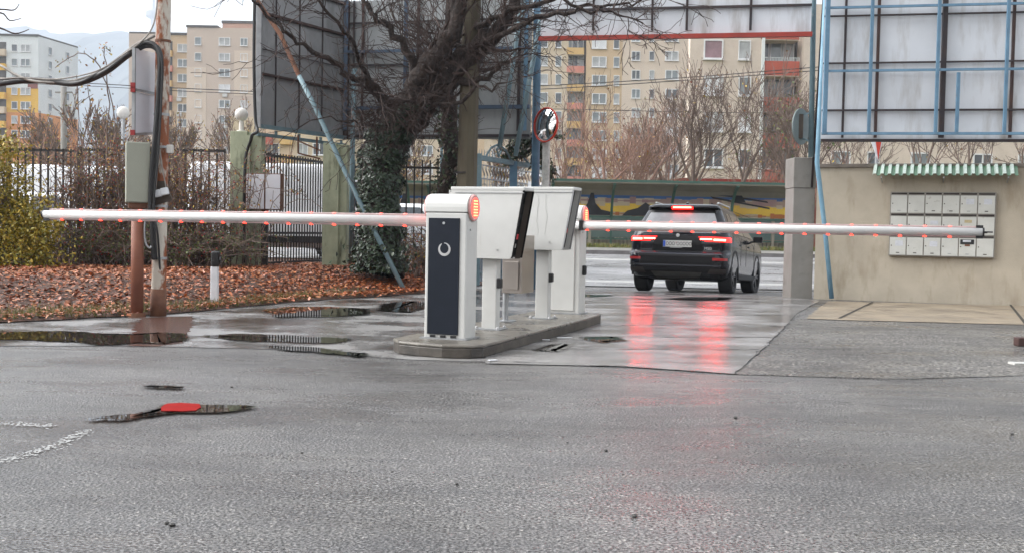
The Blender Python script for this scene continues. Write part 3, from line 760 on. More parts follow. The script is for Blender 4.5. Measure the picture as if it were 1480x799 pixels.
def kiosk(loc, label, dz=0.0, crack=False):
    t = thing('ticket_machine', loc, label, 'ticket machine', 'hooded white ticket machines', rz=YAW, world=False)
    zb, zt = .68+dz, 1.37+dz
    D = .30
    # side profile in x (right = opening), extruded along y
    prof = [(-.46, zb+.05), (-.46, zt-.05), (-.42, zt), (.30, zt), (.31, zt-.04), (.205, zb+.02), (.18, zb)]
    prof2 = [(-.22, zb), (-.46, zb+.12)]
    pr = [(x, -D/2, z) for x, z in prof+[(-.22, zb), (-.30, zb+.02)]]
    m = MB(); m.extr(pr, (0, .012, 0)); h = m.build('side_panel', 'cab_white', t, local=True, bevel=.004)
    m = MB(); m.extr([(x, D/2-.012, z) for x, _, z in pr], (0, .012, 0)); m.build('side_panel', 'cab_white' if crack else 'wood_dark', t, local=True, bevel=.004)
    m = MB(); m.box((-.065, 0, zt-.004), (.772, D+.008, .034)); m.box((-.465, 0, (zb+zt)/2+.03), (.014, D, zt-zb-.10)); m.box((-.08, 0, zb+.008), (.44, D-.03, .014))
    m.build('hood', 'cab_white', t, local=True, bevel=.008)
    m = MB(); m.box((-.04, -D/2-.004, zt-.045), (.72, .008, .006)); m.build('seam', 'galv', t, local=True)
    # recessed fascia
    m = MB(); a = Vector((.24, 0, zt-.02)); b = Vector((.13, 0, zb+.03)); m.bar(a, b, .02, D-.03); f = m.build('fascia', 'dark_inside', t, local=True)
    d = (a-b).normalized(); nn = Vector((d.z, 0, -d.x))
    def onf(s, y): p = b.lerp(a, s)+nn*.02; return (p.x, y, p.z)
    rt = Matrix.Rotation(math.atan2(a.x-b.x, a.z-b.z), 3, 'Y')
    MB().box(onf(.72, 0), (.01, .14, .10), mat=rt).build('screen', 'car_glass', f, local=True)
    MB().box(onf(.42, -.03), (.014, .06, .05), mat=rt).build('card_reader', 'sign_white', f, local=True)
    MB().box(onf(.30, .05), (.014, .05, .05), mat=rt).build('ticket_slot', 'van_mark', f, local=True)
    MB().box(onf(.16, 0), (.014, .10, .04), mat=rt).build('keypad', 'silver', f, local=True)
    # rim of the hood opening
    m = MB()
    for y in (-D/2+.006, D/2-.006):
        m.bar((.315, y, zt-.02), (.20, y, zb+.01), .018, .012)
    m.build('rim', 'galv' if crack else 'dark_inside', t, local=True)
    if crack:
        for x_, w_ in ((-.10, .010), (.0, -.012)):
            m = MB(); Pk = [(x_+w_*math.sin(k*.9)+.004*(k % 3), -D/2-.0015, zt-.07-k*.05) for k in range(10)]
            for a_, b_ in zip(Pk, Pk[1:]): m.bar(a_, b_, .002, .002)
            m.build('water_streak', 'conc_white', t, local=True)
    m = MB(); m.box((-.06, 0, (zb+.0)/2), (.15, .12, zb-.004)); m.build('post', 'cab_white', t, local=True, bevel=.008)
    p = MB(); p.box((-.06, 0, .004), (.28, .26, .010)); p = p.build('base_plate', 'galv', t, local=True)
    for x in (-.17, .05):
        for y in (-.10, .10):
            MB().tube([(x, y, .008), (x, y, .026), (x, y, .034)], [.016, .016, .006], 8).build('bolt', 'silver', p, local=True)
    MB().box((.035, -.02, .46), (.05, .07, .10)).build('photocell', 'black_plastic', t, local=True, bevel=.014)
    MB().cyl((.05, -D/2-.004, zb+.09), (.05, -D/2-.010, zb+.09), .009, 10).build('bolt', 'silver', t, local=True)
    return t
k1 = at(705, 475, 10.85); kiosk((k1.x+.08, 11.0, ih+.002), 'nearer hooded white ticket machine, just behind the navy fronted barrier', 0.02)
k2 = at(779, 459, 12.5); kiosk((k2.x+.10, 12.5, ih+.002), 'farther hooded white ticket machine with water streaks on its side, beside the all white barrier', .09, True)
# steel box on thin post
sb = at(730, 461, 12.0); t = thing('steel_box', (sb.x, 12.0, ih+.002), 'brushed stainless steel box on a thin post between the two ticket machines', 'control box', rz=YAW, world=False)
m = MB(); m.box((.10, .12, .62), (.22, .42, .62)); m.build('housing', 'steel', t, local=True, bevel=.006)
m = MB(); m.box((.10, -.105, .50), (.16, .014, .30)); m.build('door', 'steel', t, local=True, bevel=.003)
MB().cyl((0, 0, 0), (0, 0, .36), .032, 14).build('post', 'galv', t, local=True)
MB().cyl((0, 0, 0), (0, 0, .012), .12, 20).build('base_plate', 'galv', t, local=True)
# white slip of paper standing on the hood of the farther machine (glove-like sticker)
pz = at(766, 268, 12.1)
m = MB(); m.box((pz.x, 12.45, at(766, 273, 12.45).z), (.035, .01, .16)); tag(m.build('paper_tag', 'sign_white', loc=(pz.x, 12.45, 1.5)), 'small white upright tag behind the ticket machine hoods', 'tag')

# ------------------------------------------------------------------ SUV
def ringbody(levels, n=9, sub=3):
    """levels: (z, half width, y_rear, y_front, corner radius) -> closed body of stacked rounded rectangles"""
    lv = []
    for a, b in zip(levels, levels[1:]):
        for k in range(sub): lv.append([lerp(a[i], b[i], k/sub) for i in range(5)])
    lv.append(list(levels[-1]))
    m = MB(); N4 = None
    for z, xh, yr, yf_, rr in lv:
        rr = min(rr, xh*.98, (yf_-yr)/2*.98); ring = []
        for cx, cy_, a0 in ((xh-rr, yf_-rr, 0), (-xh+rr, yf_-rr, 90), (-xh+rr, yr+rr, 180), (xh-rr, yr+rr, 270)):
            for k in range(n): a = rad(a0+90*k/(n-1)); ring.append((cx+math.cos(a)*rr, cy_+math.sin(a)*rr, z))
        N4 = len(ring); m.v += ring
    for j in range(len(lv)-1):
        for i in range(N4):
            a = j*N4+i; b = j*N4+(i+1) % N4; m.f.append((a, b, b+N4, a+N4))
    m.f.append(tuple(range(N4))[::-1]); e = (len(lv)-1)*N4; m.f.append(tuple(e+i for i in range(N4)))
    return m
def lev(levels, z): return [interp(z, [(l[0], l[i]) for l in levels]) for i in range(1, 5)]
def rear_pt(levels, x, z, off=.006):
    xh, yr, yf_, rr = lev(levels, z); ax = abs(x); c = xh-rr
    if ax <= c: return Vector((x, yr-off, z))
    u = min(1, (ax-c)/rr); a = math.asin(u)
    return Vector((math.copysign(c+(rr+off)*math.sin(a), x), yr+rr-(rr+off)*math.cos(a), z))
def rear_patch(levels, x0b, x1b, x0t, x1t, z0, z1, off=.006, nx=14, nz=5):
    m = MB()
    for j in range(nz+1):
        z = lerp(z0, z1, j/nz)
        for i in range(nx+1):
            x = lerp(lerp(x0b, x0t, j/nz), lerp(x1b, x1t, j/nz), i/nx); m.v.append(tuple(rear_pt(levels, x, z, off)))
    for j in range(nz):
        for i in range(nx):
            a = j*(nx+1)+i; m.f.append((a, a+1, a+nx+2, a+nx+1))
    # skirt back into the body, so the patch has thickness
    return m
def side_patch(levels, sx, pts, off=.006):
    m = MB(); m.poly([(sx*(lev(levels, z)[0]+off), y, z) for y, z in (pts if sx > 0 else pts[::-1])]); return m
def wheel(parent, x, y, r, wd, side, steer=0, spokes=5, rimmat='rim_dark'):
    w_ = bpy.data.objects.new('wheel', None); COL.objects.link(w_); w_.parent = parent; w_.location = (x, y, r); w_.rotation_euler = (0, 0, steer)
    m = MB(); prof = [(-wd/2, r*.66), (-wd/2, r*.92), (-wd/2+.03, r), (wd/2-.03, r), (wd/2, r*.92), (wd/2, r*.66)]
    n = 36
    for k in range(n):
        a = 2*PI*k/n
        for (px_, pr_) in prof: m.v.append((px_, math.cos(a)*pr_, math.sin(a)*pr_))
    q = len(prof)
    for k in range(n):
        for i in range(q):
            a = k*q+i; b = k*q+(i+1) % q; c = ((k+1) % n)*q+(i+1) % q; d = ((k+1) % n)*q+i; m.f.append((a, b, c, d))
    m.build('tyre', 'tyre', w_, local=True, smooth=False)
    m = MB(); o_ = side*(wd/2-.03)
    m.tube([(o_-side*.10, 0, 0), (o_-side*.09, 0, 0)], r*.66, 28)
    for k in range(spokes):
        for dd in (-.13, .13):
            a = 2*PI*k/spokes+dd; m.bar((o_, 0, 0), (o_, math.cos(a)*r*.66, math.sin(a)*r*.66), .03, .035)
    m.tube([(o_-.02, 0, 0), (o_+.02, 0, 0)], r*.12, 12)
    nn = 30
    for k in range(nn):
        a = 2*PI*k/nn; b = 2*PI*(k+1)/nn
        m.bar((o_, math.cos(a)*r*.65, math.sin(a)*r*.65), (o_, math.cos(b)*r*.65, math.sin(b)*r*.65), .04, .02)
    m.build('rim', rimmat, w_, local=True)
    return w_
def cut_arches(o, cyls):
    m = MB()
    for (x, y, z, r, wd) in cyls: m.cyl((x-wd/2, y, z), (x+wd/2, y, z), r, 40)
    c = m.build('cut', 'tyre', None)
    c.location = o.location
    md = o.modifiers.new('b', 'BOOLEAN'); md.object = c; md.operation = 'DIFFERENCE'; md.solver = 'EXACT'
    par = o.parent; o.parent = None
    bpy.context.view_layer.update()
    me = bpy.data.meshes.new_from_object(o.evaluated_get(bpy.context.evaluated_depsgraph_get()))
    o.modifiers.clear(); o.data = me; o.parent = par
    bpy.data.objects.remove(c)
    me.materials.clear() if False else None
SUV = [(.24, .84, .42, 4.45, .35), (.30, .92, .16, 4.75, .33), (.40, .965, .04, 4.85, .30), (.56, .985, .0, 4.90, .30), (.70, .985, .0, 4.90, .30),
       (.755, .985, .03, 4.88, .30), (.78, .985, .085, 4.86, .30), (.95, .985, .075, 4.80, .30), (1.05, .975, .09, 4.66, .30), (1.13, .955, .13, 4.30, .28), (1.17, .94, .16, 3.75, .26),
       (1.30, .885, .25, 3.35, .24), (1.50, .79, .40, 2.95, .22), (1.62, .735, .47, 2.65, .21), (1.665, .715, .40, 2.50, .18), (1.705, .695, .43, 2.30, .18), (1.735, .64, .55, 2.05, .18), (1.752, .52, .8, 1.8, .2), (1.757, .3, 1.1, 1.6, .15)]
rc = Vector((3.36, 22.35, 0))
car = thing('parked_car', (rc.x-.06, rc.y, -.075), 'black SUV seen from behind with glowing brake lights, driving out through the gate', 'car', rz=YAW-.01, world=False)
car.rotation_euler = (rad(-2.7), 0, YAW-.02); car.scale = (1.045, 1.03, 1.05)
car.name = 'suv_car'
body = ringbody(SUV).build('body', 'car_paint', car, smooth=True, local=True)
AR = []
for y in (.92, 3.90):
    for s in (-1, 1): AR.append((s*.80, y, .385, .43, .5))
cut_arches(body, AR)
for p in body.data.polygons: p.use_smooth = True
for s in (-1, 1):
    for y in (.92, 3.90):
        m = MB(); n = 18
        pts = [(s*.965, y+math.cos(rad(-8+196*k/n))*.445, .385+math.sin(rad(-8+196*k/n))*.445) for k in range(n+1)]
        for a, b in zip(pts, pts[1:]): m.bar(a, b, .05, .05)
        m.build('arch_trim', 'car_trim', car, local=True)
        wheel(car, s*.845, y, .385 if y < 2 else .385, .27, s, steer=0 if y < 2 else -.10)
for s in (-1, 1): MB().box((s*.70, .92, .5), (.1, .8, .5)).build('wheel_well', 'car_trim', car, local=True); MB().box((s*.66, 3.9, .5), (.1, .8, .5)).build('wheel_well', 'car_trim', car, local=True)
rear_patch(SUV, -.80, .80, -.63, .63, 1.155, 1.555, .008).build('rear_window', 'car_rear_glass', car, local=True, smooth=True)
rear_patch(SUV, -.66, .66, -.60, .60, 1.555, 1.655, .012).build('spoiler_panel', 'car_black', car, local=True)
bl = MB(); bl.box((0, .408, 1.66), (.36, .05, .026)); bl.build('brake_light', 'brake', car, local=True)
bl = MB(); bl.box((0, .425, 1.652), (.42, .05, .055)); bl.build('brake_light_housing', 'tail_red', car, local=True)
m = MB(); m.bar((-.12, .13, 1.185), (.26, .12, 1.175), .03, .03); m.build('wiper', 'car_black', car, local=True)
rear_patch(SUV, -.50, .50, -.44, .44, .80, 1.10, .006).build('tailgate_recess', 'car_black', car, local=True)
rear_patch(SUV, -.96, .96, -.96, .96, .735, .765, .012).build('bumper_sheen', 'car_sheen', car, local=True)  # sky sheen along the bumper shelf, put into lighter blue grey strips
rear_patch(SUV, -.97, .97, -.97, .97, .515, .54, .012).build('bumper_sheen', 'car_sheen', car, local=True)
rear_patch(SUV, -.70, .70, -.76, .76, .545, .735, .010).build('bumper_panel', 'car_black', car, local=True)
for s in (-1, 1):
    x0, x1 = (s*.98, s*.36)
    tl = rear_patch(SUV, min(s*.99, s*.55), max(s*.99, s*.55), min(s*.995, s*.40), max(s*.995, s*.40), .985, 1.075, .014).build('tail_light', 'tail_red', car, local=True)
    rear_patch(SUV, min(s*.90, s*.70), max(s*.90, s*.70), min(s*.90, s*.70), max(s*.90, s*.70), 1.005, 1.040, .022).build('lit_bar', 'tail_core', tl, local=True)
    rear_patch(SUV, min(s*.67, s*.44), max(s*.67, s*.44), min(s*.67, s*.44), max(s*.67, s*.44), 1.022, 1.042, .022).build('lit_bar', 'tail_core', tl, local=True)
    rear_patch(SUV, min(s*.95, s*.70), max(s*.95, s*.70), min(s*.95, s*.70), max(s*.95, s*.70), .625, .675, .018).build('reflector', 'reflector', car, local=True)
    rear_patch(SUV, min(s*.92, s*.60), max(s*.92, s*.60), min(s*.94, s*.66), max(s*.94, s*.66), .37, .47, .016).build('exhaust', 'slot', car, local=True)
    MB().tube([(s*.62, .75, 1.755), (s*.63, .85, 1.785), (s*.63, 2.1, 1.79), (s*.62, 2.25, 1.745)], .016, 8).build('roof_rail', 'silver', car, local=True)
    side_patch(SUV, s, [(.62, 1.19), (1.30, 1.19), (1.30, 1.585), (.98, 1.585)]).build('side_window', 'car_glass', car, local=True)
    side_patch(SUV, s, [(1.36, 1.19), (2.22, 1.19), (2.20, 1.60), (1.36, 1.60)]).build('side_window', 'car_glass', car, local=True)
    side_patch(SUV, s, [(2.28, 1.19), (3.45, 1.19), (2.78, 1.50), (2.45, 1.59), (2.26, 1.60)]).build('side_window', 'car_glass', car, local=True)
    mr = MB(); mr.box((s*1.10, 3.15, 1.17), (.20, .11, .13)); mr.box((s*.98, 3.15, 1.12), (.10, .05, .04)); mr.build('side_mirror', 'car_black', car, local=True, bevel=.03)
    for y in (1.55, 2.65): MB().box((s*.985, y, .98), (.03, .20, .03)).build('door_handle', 'car_black', car, local=True, bevel=.008)
    m = MB(); m.box((s*.965, 2.4, .34), (.06, 2.1, .10)); m.build('side_skirt', 'car_trim', car, local=True, bevel=.02)
    m = MB()
    for y in (.62, 1.62, 2.30, 3.40):
        z1 = 1.16 if y > .7 else 1.1
        m.box((s*.9855, y, .85), (.006, .008, .56))
    m.build('door_gap', 'slot', car, local=True)
rear_patch(SUV, -.90, .90, -.93, .93, .31, .50, .010).build('diffuser', 'car_trim', car, local=True)
rear_patch(SUV, -.42, .42, -.50, .50, .27, .40, .018).build('under_guard', 'car_under', car, local=True)
MB().tube([(0, .9, 1.757), (0, .98, 1.80), (0, 1.08, 1.765)], [.035, .018, .01], 8).build('roof_antenna', 'car_paint', car, local=True)
m = MB(); m.box((0, .055, .935), (.56, .014, .125)); pt = m.build('number_plate', 'plate', car, local=True)
MB().box((-.255, .046, .935), (.045, .004, .115)).build('country_band', 'plate_blue', pt, local=True)
MX = lambda x, y, z: Matrix.Translation((x, y, z)) @ Matrix.Rotation(PI/2, 4, 'X')
text_obj('OOO', .098, 'ink', pt, 'plate_text', MX(-.135, .046, .932), sx=.75)
text_obj('*', .07, 'ink_red', pt, 'plate_seal', MX(-.022, .046, .945))
text_obj('OOOOO', .098, 'ink', pt, 'plate_text', MX(.135, .046, .932), sx=.75)
MB().box((-.02, .05, .862), (.24, .008, .010)).build('plate_holder_text', 'silver', pt, local=True)
text_obj('M50i', .075, 'silver', car, 'badge', Matrix.Translation((.60, .063, .85)) @ Matrix.Rotation(PI/2, 4, 'X') )
MB().cyl((0, .082, 1.10), (0, .07, 1.10), .035, 20).build('emblem', 'silver', car, local=True)
# ------------------------------------------------------------------ right wall with mailboxes
WA = gr(1176, 429); WB = gr(1480, 440.5)
wd = (WB-WA).normalized(); wn = Vector((wd.y, -wd.x, 0))          # wn points at the camera side
if wn.y > 0: wn = -wn
def wpt(s, d, z): p = WA+wd*s+wn*d; return Vector((p.x, p.y, z))
def wpx(px, py, d=0):        # pixel -> point on the wall plane shifted d towards the viewer
    r_ = ray(px, py); o = Vector((0, 0, CAMH)); q = WA+wn*d
    t_ = (q-o).dot(wn)/r_.dot(wn); return o+r_*t_
RW = Matrix((wd, -wn, Vector((0, 0, 1)))).transposed()
LW = 9.0; HW = wpx(1300, 237).z
wall = thing('boundary_wall', tuple(WA), 'beige rendered wall beside the exit lane, carrying the mailboxes', 'wall')
m = MB(); c = wpt(LW/2, -.14, (HW-.07)/2-.06); m.box(c, (LW, .28, HW-.07+.12), mat=RW); m.build('wall_face', 'wall_beige', wall)
m = MB(); c = wpt(LW/2, -.14, HW-.035); m.box(c, (LW+.02, .36, .07), mat=RW); m.build('coping', 'coping', wall, bevel=.01)
# grey gate pillar
p0 = gr(1143, 428); p1 = gr(1178, 429)
pz = at(1165, 228, p0.y).z
pl_ = thing('gate_pillar', (p0.x, p0.y, 0), 'weathered grey concrete gate pillar at the left end of the beige wall', 'gate pillar')
pw_ = p1.x-p0.x-.03
m = MB(); zc = at(1165, 272, p0.y).z
m.box((p0.x+pw_/2, p0.y+.33, zc/2-.08), (pw_, .62, zc-.006+.16)); m.build('shaft', 'pillar_grey', pl_, bevel=.012)
m = MB(); m.box((p0.x+pw_/2, p0.y+.33, (zc+pz)/2), (pw_+.02, .64, pz-zc)); m.build('cap_block', 'pillar_grey', pl_, bevel=.012)
m = MB(); m.box((p0.x+pw_/2, p0.y+.33, zc), (pw_-.01, .61, .02)); m.build('joint', 'slot', pl_)
# mailboxes
a = wpx(1287, 277.5, .1); b = wpx(1437, 376, .1)
s0 = (a-WA).dot(wd); s1 = (b-WA).dot(wd); zt = a.z; zb = b.z+.03
mbx = thing('mailbox_unit', tuple(wpt((s0+s1)/2, .0, zb)), 'bank of eighteen pale grey mailboxes mounted on the beige wall', 'mailboxes')
m = MB(); m.box(wpt((s0+s1)/2, .055, (zt+zb)/2), (s1-s0, .10, zt-zb), mat=RW); m.build('housing', 'mail_frame', mbx, bevel=.005)
cw = (s1-s0-.02)/6; rh = (zt-zb-.02)/3; r = random.Random(2)
k = 0
for row in range(3):
    for cidx in range(6):
        sc_ = s0+.01+cw*(cidx+.5); zc_ = zt-.01-rh*(row+.5)
        m = MB(); m.box(wpt(sc_, .112, zc_-.022), (cw-.018, .014, rh-.062), mat=RW)
        d = m.build('mailbox_door', 'mail', mbx, bevel=.004)
        m = MB(); m.box(wpt(sc_, .108, zc_+rh/2-.022), (cw-.028, .006, .026), mat=RW); m.build('letter_slot', 'slot', d)
        m = MB(); m.box(wpt(sc_, .1205, zc_-rh/2+.05), (.055, .004, .014), mat=RW); m.build('name_slot', 'slot' if r.random() < .8 else 'galv', d)
        m = MB(); q = wpt(sc_-cw/2+.035, .121, zc_-.01); m.cyl(q, q+wn*.006, .010, 10); m.build('lock', 'slot', d)
        if (row, cidx) in ((0, 5), (1, 2), (2, 0), (2, 2), (0, 4)):
            m = MB(); m.box(wpt(sc_+.02, .121, zc_+.03), (cw*.45, .003, rh*.25 if row != 1 else .07), mat=RW); m.build('paper_label', 'paper', d)
        if (row, cidx) == (1, 4):
            m = MB(); m.box(wpt(sc_, .121, zc_+.06), (cw*.42, .003, .05), mat=RW); m.build('paper_label', 'paper_yellow', d)
        if (row, cidx) == (2, 4):
            m = MB(); m.box(wpt(sc_-.005, .122, zc_+.075), (cw*.78, .006, .085), mat=RW); s_ = m.build('name_sign', 'ink', d)
            m = MB(); q = wpt(sc_-.01, .126, zc_+.09); m.box(q, (.13, .003, .034), mat=RW); m.build('sign_lettering', 'paper', d)
            m = MB(); m.box(wpt(sc_, .122, zc_+.015), (.085, .006, .03), mat=RW); m.build('bell_plate', 'rust', d)
# corrugated canopy
a = wpx(1263, 241, .0); b = wpx(1470, 244, .0); s0 = (a-WA).dot(wd); s1 = (b-WA).dot(wd)
m = MB(); n = 19*8; zt = a.z+.02; drop = .20; dep = .42
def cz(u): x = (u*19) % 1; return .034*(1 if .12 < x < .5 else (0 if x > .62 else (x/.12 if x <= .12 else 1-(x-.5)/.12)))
for i in range(n+1):
    u = i/n
    for (d_, dz_) in ((.0, 0), (dep, -drop), (dep, -drop-.006), (.0, -.006)): m.v.append(tuple(wpt(lerp(s0, s1, u), d_, zt+dz_+cz(u))))
for i in range(n):
    a_ = i*4
    for k in range(4): m.f.append((a_+k, a_+(k+1) % 4, a_+4+(k+1) % 4, a_+4+k))
can = thing('corrugated_canopy', tuple(wpt((s0+s1)/2, 0, zt)), 'green corrugated sheet canopy over the mailboxes', 'canopy')
shm = m.build('sheet', 'corr_green', can); shm.data.materials.append(M['corr_sheen'])
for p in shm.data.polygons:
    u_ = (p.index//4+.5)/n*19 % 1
    if .06 < u_ < .56: p.material_index = 1  # rib crests: metal sheen put into a paler colour
m = MB()       # folded front edge

for s_ in (s0+.15, (s0+s1)/2, s1-.15):
    m = MB(); m.bar(wpt(s_, .01, zt-.30), wpt(s_, dep-.03, zt-drop-.03), .02); m.build('bracket', 'galv', can)
# billboards
def board(name, label, pts, matp, bars, cat='billboard'):
    """pts: four corners; bars: list of (u0,v0,u1,v1,width,material,offset)"""
    A, B, C_, D_ = [Vector(p) for p in pts]     # bottom-left, bottom-right, top-right, top-left
    nrm = (B-A).cross(D_-A).normalized()
    if nrm.y > 0: nrm = -nrm
    base = (A+B)/2
    t = thing(name, tuple(base), label, cat, 'backs of the billboards around the gate')
    m = MB(); m.extr([A, B, C_, D_], -nrm*.03); m.build('panel', matp, t)
    def P(u, v, off): return A.lerp(B, u).lerp(D_.lerp(C_, u), v)+nrm*off
    k = 0
    for (u0, v0, u1, v1, wd_, mt, off) in bars:
        k += 1
        m = MB(); m.bar(P(u0, v0, off+k*.0007), P(u1, v1, off+k*.0007), wd_, wd_*.8); m.build('frame_bar', mt, t)
    return t
def uvpx(pts, px, py):
    A, B, C_, D_ = [Vector(p) for p in pts]; nrm = (B-A).cross(D_-A).normalized(); r_ = ray(px, py); o = Vector((0, 0, CAMH))
    q = o+r_*((A-o).dot(nrm)/r_.dot(nrm)); e = (B-A); u = (q-A).dot(Vector((e.x, e.y, 0)).normalized())/Vector((e.x, e.y, 0)).length; v = (q.z-A.z)/(D_.z-A.z); return u, v
TOP = 5.75
# board 4 (right)
zb4 = at(1330, 205, 18.9).z
def b4pts():
    A = at(1186, 204, 19.2); B = at(1480, 207, 18.5); d = (B-A); B = A+d*1.45
    return [Vector((A.x, A.y, zb4)), Vector((B.x, B.y, zb4)), Vector((B.x, B.y, TOP)), Vector((A.x, A.y, TOP))]
P4 = b4pts(); bars = []
def vbar(P_, px_top, py_top, px_bot, py_bot, wd_, mt, off, ext=True):
    u0, v0 = uvpx(P_, px_bot, py_bot); u1, v1 = uvpx(P_, px_top, py_top)
    u = (u0+u1)/2
    return (u, max(0, v0), u, 1.0 if ext else v1, wd_, mt, off)
def hbar(P_, py_at, px, wd_, mt, off, u0=0, u1=1):
    _, v = uvpx(P_, px, py_at); return (u0, v, u1, v, wd_, mt, off)
for (pt_, pb_, w_, mt, off) in [(1222, 1218, .035, 'frame_dark', .05), (1270, 1265, .045, 'frame_rust', .05), (1365, 1360, .075, 'frame_dark', .06), (1465, 1459, .045, 'frame_rust', .05), (1560, 1556, .08, 'frame_dark', .05)]:
    bars.append(vbar(P4, pt_, 5, pb_, 200, w_, mt, off))
for (pt_, pb_, w_) in [(1195, 1191, .07), (1259, 1254, .05), (1354, 1350, .05), (1453, 1448, .05), (1548, 1544, .05)]:
    bars.append(vbar(P4, pt_, 5, pb_, 196, w_, 'blue_paint', .22))
bars.append(vbar(P4, 1382, 108, 1379, 194, .05, 'blue_paint', .22, False))
for py_, w_, mt, off in [(22, .035, 'frame_dark', .05), (91, .035, 'frame_dark', .05), (160, .04, 'frame_dark', .05), (204, .06, 'frame_dark', .04)]: bars.append(hbar(P4, py_, 1340, w_, mt, off))
for py_, w_ in [(12, .048), (104, .048), (195, .055)]: bars.append(hbar(P4, py_, 1340, w_, 'blue_paint', .19))
bars.append((0, .97, 1, .97, .05, 'blue_paint', .19))
board('billboard_back', 'pale grey billboard back in a blue steel grid above the beige wall', P4, 'sheet_light', bars)
# board 3 (over the gate)
A = at(781, 57, 21.0); B = at(1172, 51, 20.0); 
zz = (A.z+B.z)/2
P3 = [Vector((A.x, A.y, A.z)), Vector((B.x, B.y, A.z)), Vector((B.x, B.y, TOP)), Vector((A.x, A.y, TOP))]
bars = [(0-.004, -.004, 1.004, -.004, .10, 'red_beam', .06)]
for px_ in (858, 943, 993, 1085): bars.append(vbar(P3, px_, 5, px_, 45, .04, 'frame_dark', .04))
bars.append((0, .5, 1, .5, .05, 'frame_dark', .04))
board('billboard_back', 'pale billboard back with a red bottom beam, spanning above the exit lane', P3, 'sheet_light', bars)
# board 2 (middle, dark)
A = at(501, 207, 23.0); B = at(766, 196, 22.0)
zz = (A.z+B.z)/2
P2 = [Vector((A.x, A.y, zz)), Vector((B.x, B.y, zz)), Vector((B.x, B.y, TOP)), Vector((A.x, A.y, TOP))]
bars = []
for px_, w_, mt in [(504, .08, 'blue_dark'), (513, .04, 'frame_dark'), (526, .05, 'frame_rust'), (590, .08, 'blue_dark'), (606, .06, 'frame_rust'), (690, .04, 'frame_dark'), (752, .06, 'frame_dark'), (763, .08, 'blue_paint')]:
    bars.append(vbar(P2, px_, 10, px_-2, 190, w_, mt, .04 if 'frame' in mt else .12))
for py_, w_, mt in [(31, .04, 'frame_dark'), (93, .04, 'frame_dark'), (197, .06, 'frame_dark'), (74, .07, 'blue_dark'), (157, .09, 'blue_dark'), (-20, .07, 'blue_dark')]: bars.append(hbar(P2, py_, 640, w_, mt, .05 if 'frame' in mt else .12))
board('billboard_back', 'dark grey billboard back in a blue frame, right behind the bare tree', P2, 'sheet_mid', bars)
# board 1 (left, dark, seen at an angle)
A = at(371, 190, 20.6); B = at(499, 207, 23.0)
P1 = [Vector((A.x, A.y, zz)), Vector((B.x, B.y, zz)), Vector((B.x, B.y, TOP)), Vector((A.x, A.y, TOP))]
bars = []
for px_ in (399, 433, 466): bars.append(vbar(P1, px_, 20, px_-2, 190, .025, 'frame_dark', .012))
for py_, px_, w_, mt in [(21, 385, .06, 'frame_rust'), (106, 372, .05, 'frame_rust'), (72, 380, .02, 'frame_dark'), (-30, 380, .06, 'frame_rust')]: bars.append(hbar(P1, py_, px_, w_, mt, .03))
bars.append((0, .01, 1, .01, .09, 'blue_grey', .03)); bars.append((0, 0, 0, 1, .10, 'galv', .03)); bars.append((.985, 0, .985, 1, .10, 'frame_rust', .03))
board('billboard_back', 'dark grey billboard back seen at an angle, leftmost, above the barred gate', P1, 'sheet_dark', bars)
m = MB(); d = Vector((B.x-A.x, B.y-A.y, 0)); a0 = Vector((A.x, A.y, zz-.12)); m.bar(a0, a0+d, .06); 
for k in (.2, .45, .7, .95): m.bar(a0+d*k, a0+d*k+Vector((0, 0, .1)), .05)
tag(m.build('truss_rail', 'blue_grey', loc=tuple(a0)), 'blue grey steel rail running under the leftmost dark billboard', 'steel rail')

# masts, posts and braces
def bars_thing(name, label, cat, segs, mt, wd_, group=None, rnd=True):
    base = Vector(segs[0]); m = MB(); m.tube(segs, wd_/2, 10)
    o = m.build(name, mt, loc=tuple(base), smooth=True); tag(o, label, cat, group); return o
def gz(p): return gh(p.x, p.y)
def ppt(px, py, Y): return at(px, py, Y)
g0 = gr(1202, 431, .0); G = 'steel masts and braces holding the billboards'
bars_thing('steel_pole', 'light blue pole standing bent in front of the beige wall beside the grey pillar', 'steel pole', [g0, at(1192, 330, g0.y-.05), at(1182, 245, g0.y-.2), at(1181, 235, g0.y-.2), at(1196, -60, g0.y-.2)], 'blue_light', .085, G)
b_ = at(1172, 226, 20.3)
o = bars_thing('steel_pole', 'teal blue pole rising from the top of the grey gate pillar', 'steel pole', [Vector((b_.x, b_.y, pz)), at(1176, 0, 20.3), at(1178, -60, 20.3)], 'blue_grey', .10, G)
b_ = at(1184, 236, 19.9)
bars_thing('steel_pole', 'thin dark pole between the two blue poles at the right billboard edge', 'steel pole', [Vector((b_.x, 20.35, 2.0)), at(1190, 0, 20.1), at(1191, -60, 20.1)], 'frame_dark', .04, G)
def gpt(px, Y): p = at(px, 300, Y); z = gh(p.x, p.y); q = at(px, 330+ (CAMH-z)*1600/Y, Y); return Vector((q.x, Y, z))
q = gpt(772, 22.3)
bars_thing('steel_pole', 'blue mast at the left end of the red beam, behind the convex mirror', 'steel pole', [Vector((q.x, 22.3, q.z)), at(777, 0, 22.0), at(778, -60, 22)], 'blue_paint', .16, G)
q = gpt(506, 22.4)
bars_thing('steel_pole', 'blue post standing left of the ivy tree, just beside the green pillar', 'steel pole', [q, at(512, 100, 22.4)], 'blue_grey', .10, G)
q = gpt(497, 21.6)
bars_thing('steel_pole', 'dark blue gate post pressed against the right hand green pillar', 'steel pole', [q, at(502, 215, 21.6)], 'blue_dark', .12, G)
q = gr(586, 402, .12)
q = Vector((at(586, 402, 18.9).x, 18.9, gh(at(586, 402, 18.9).x, 18.9)))
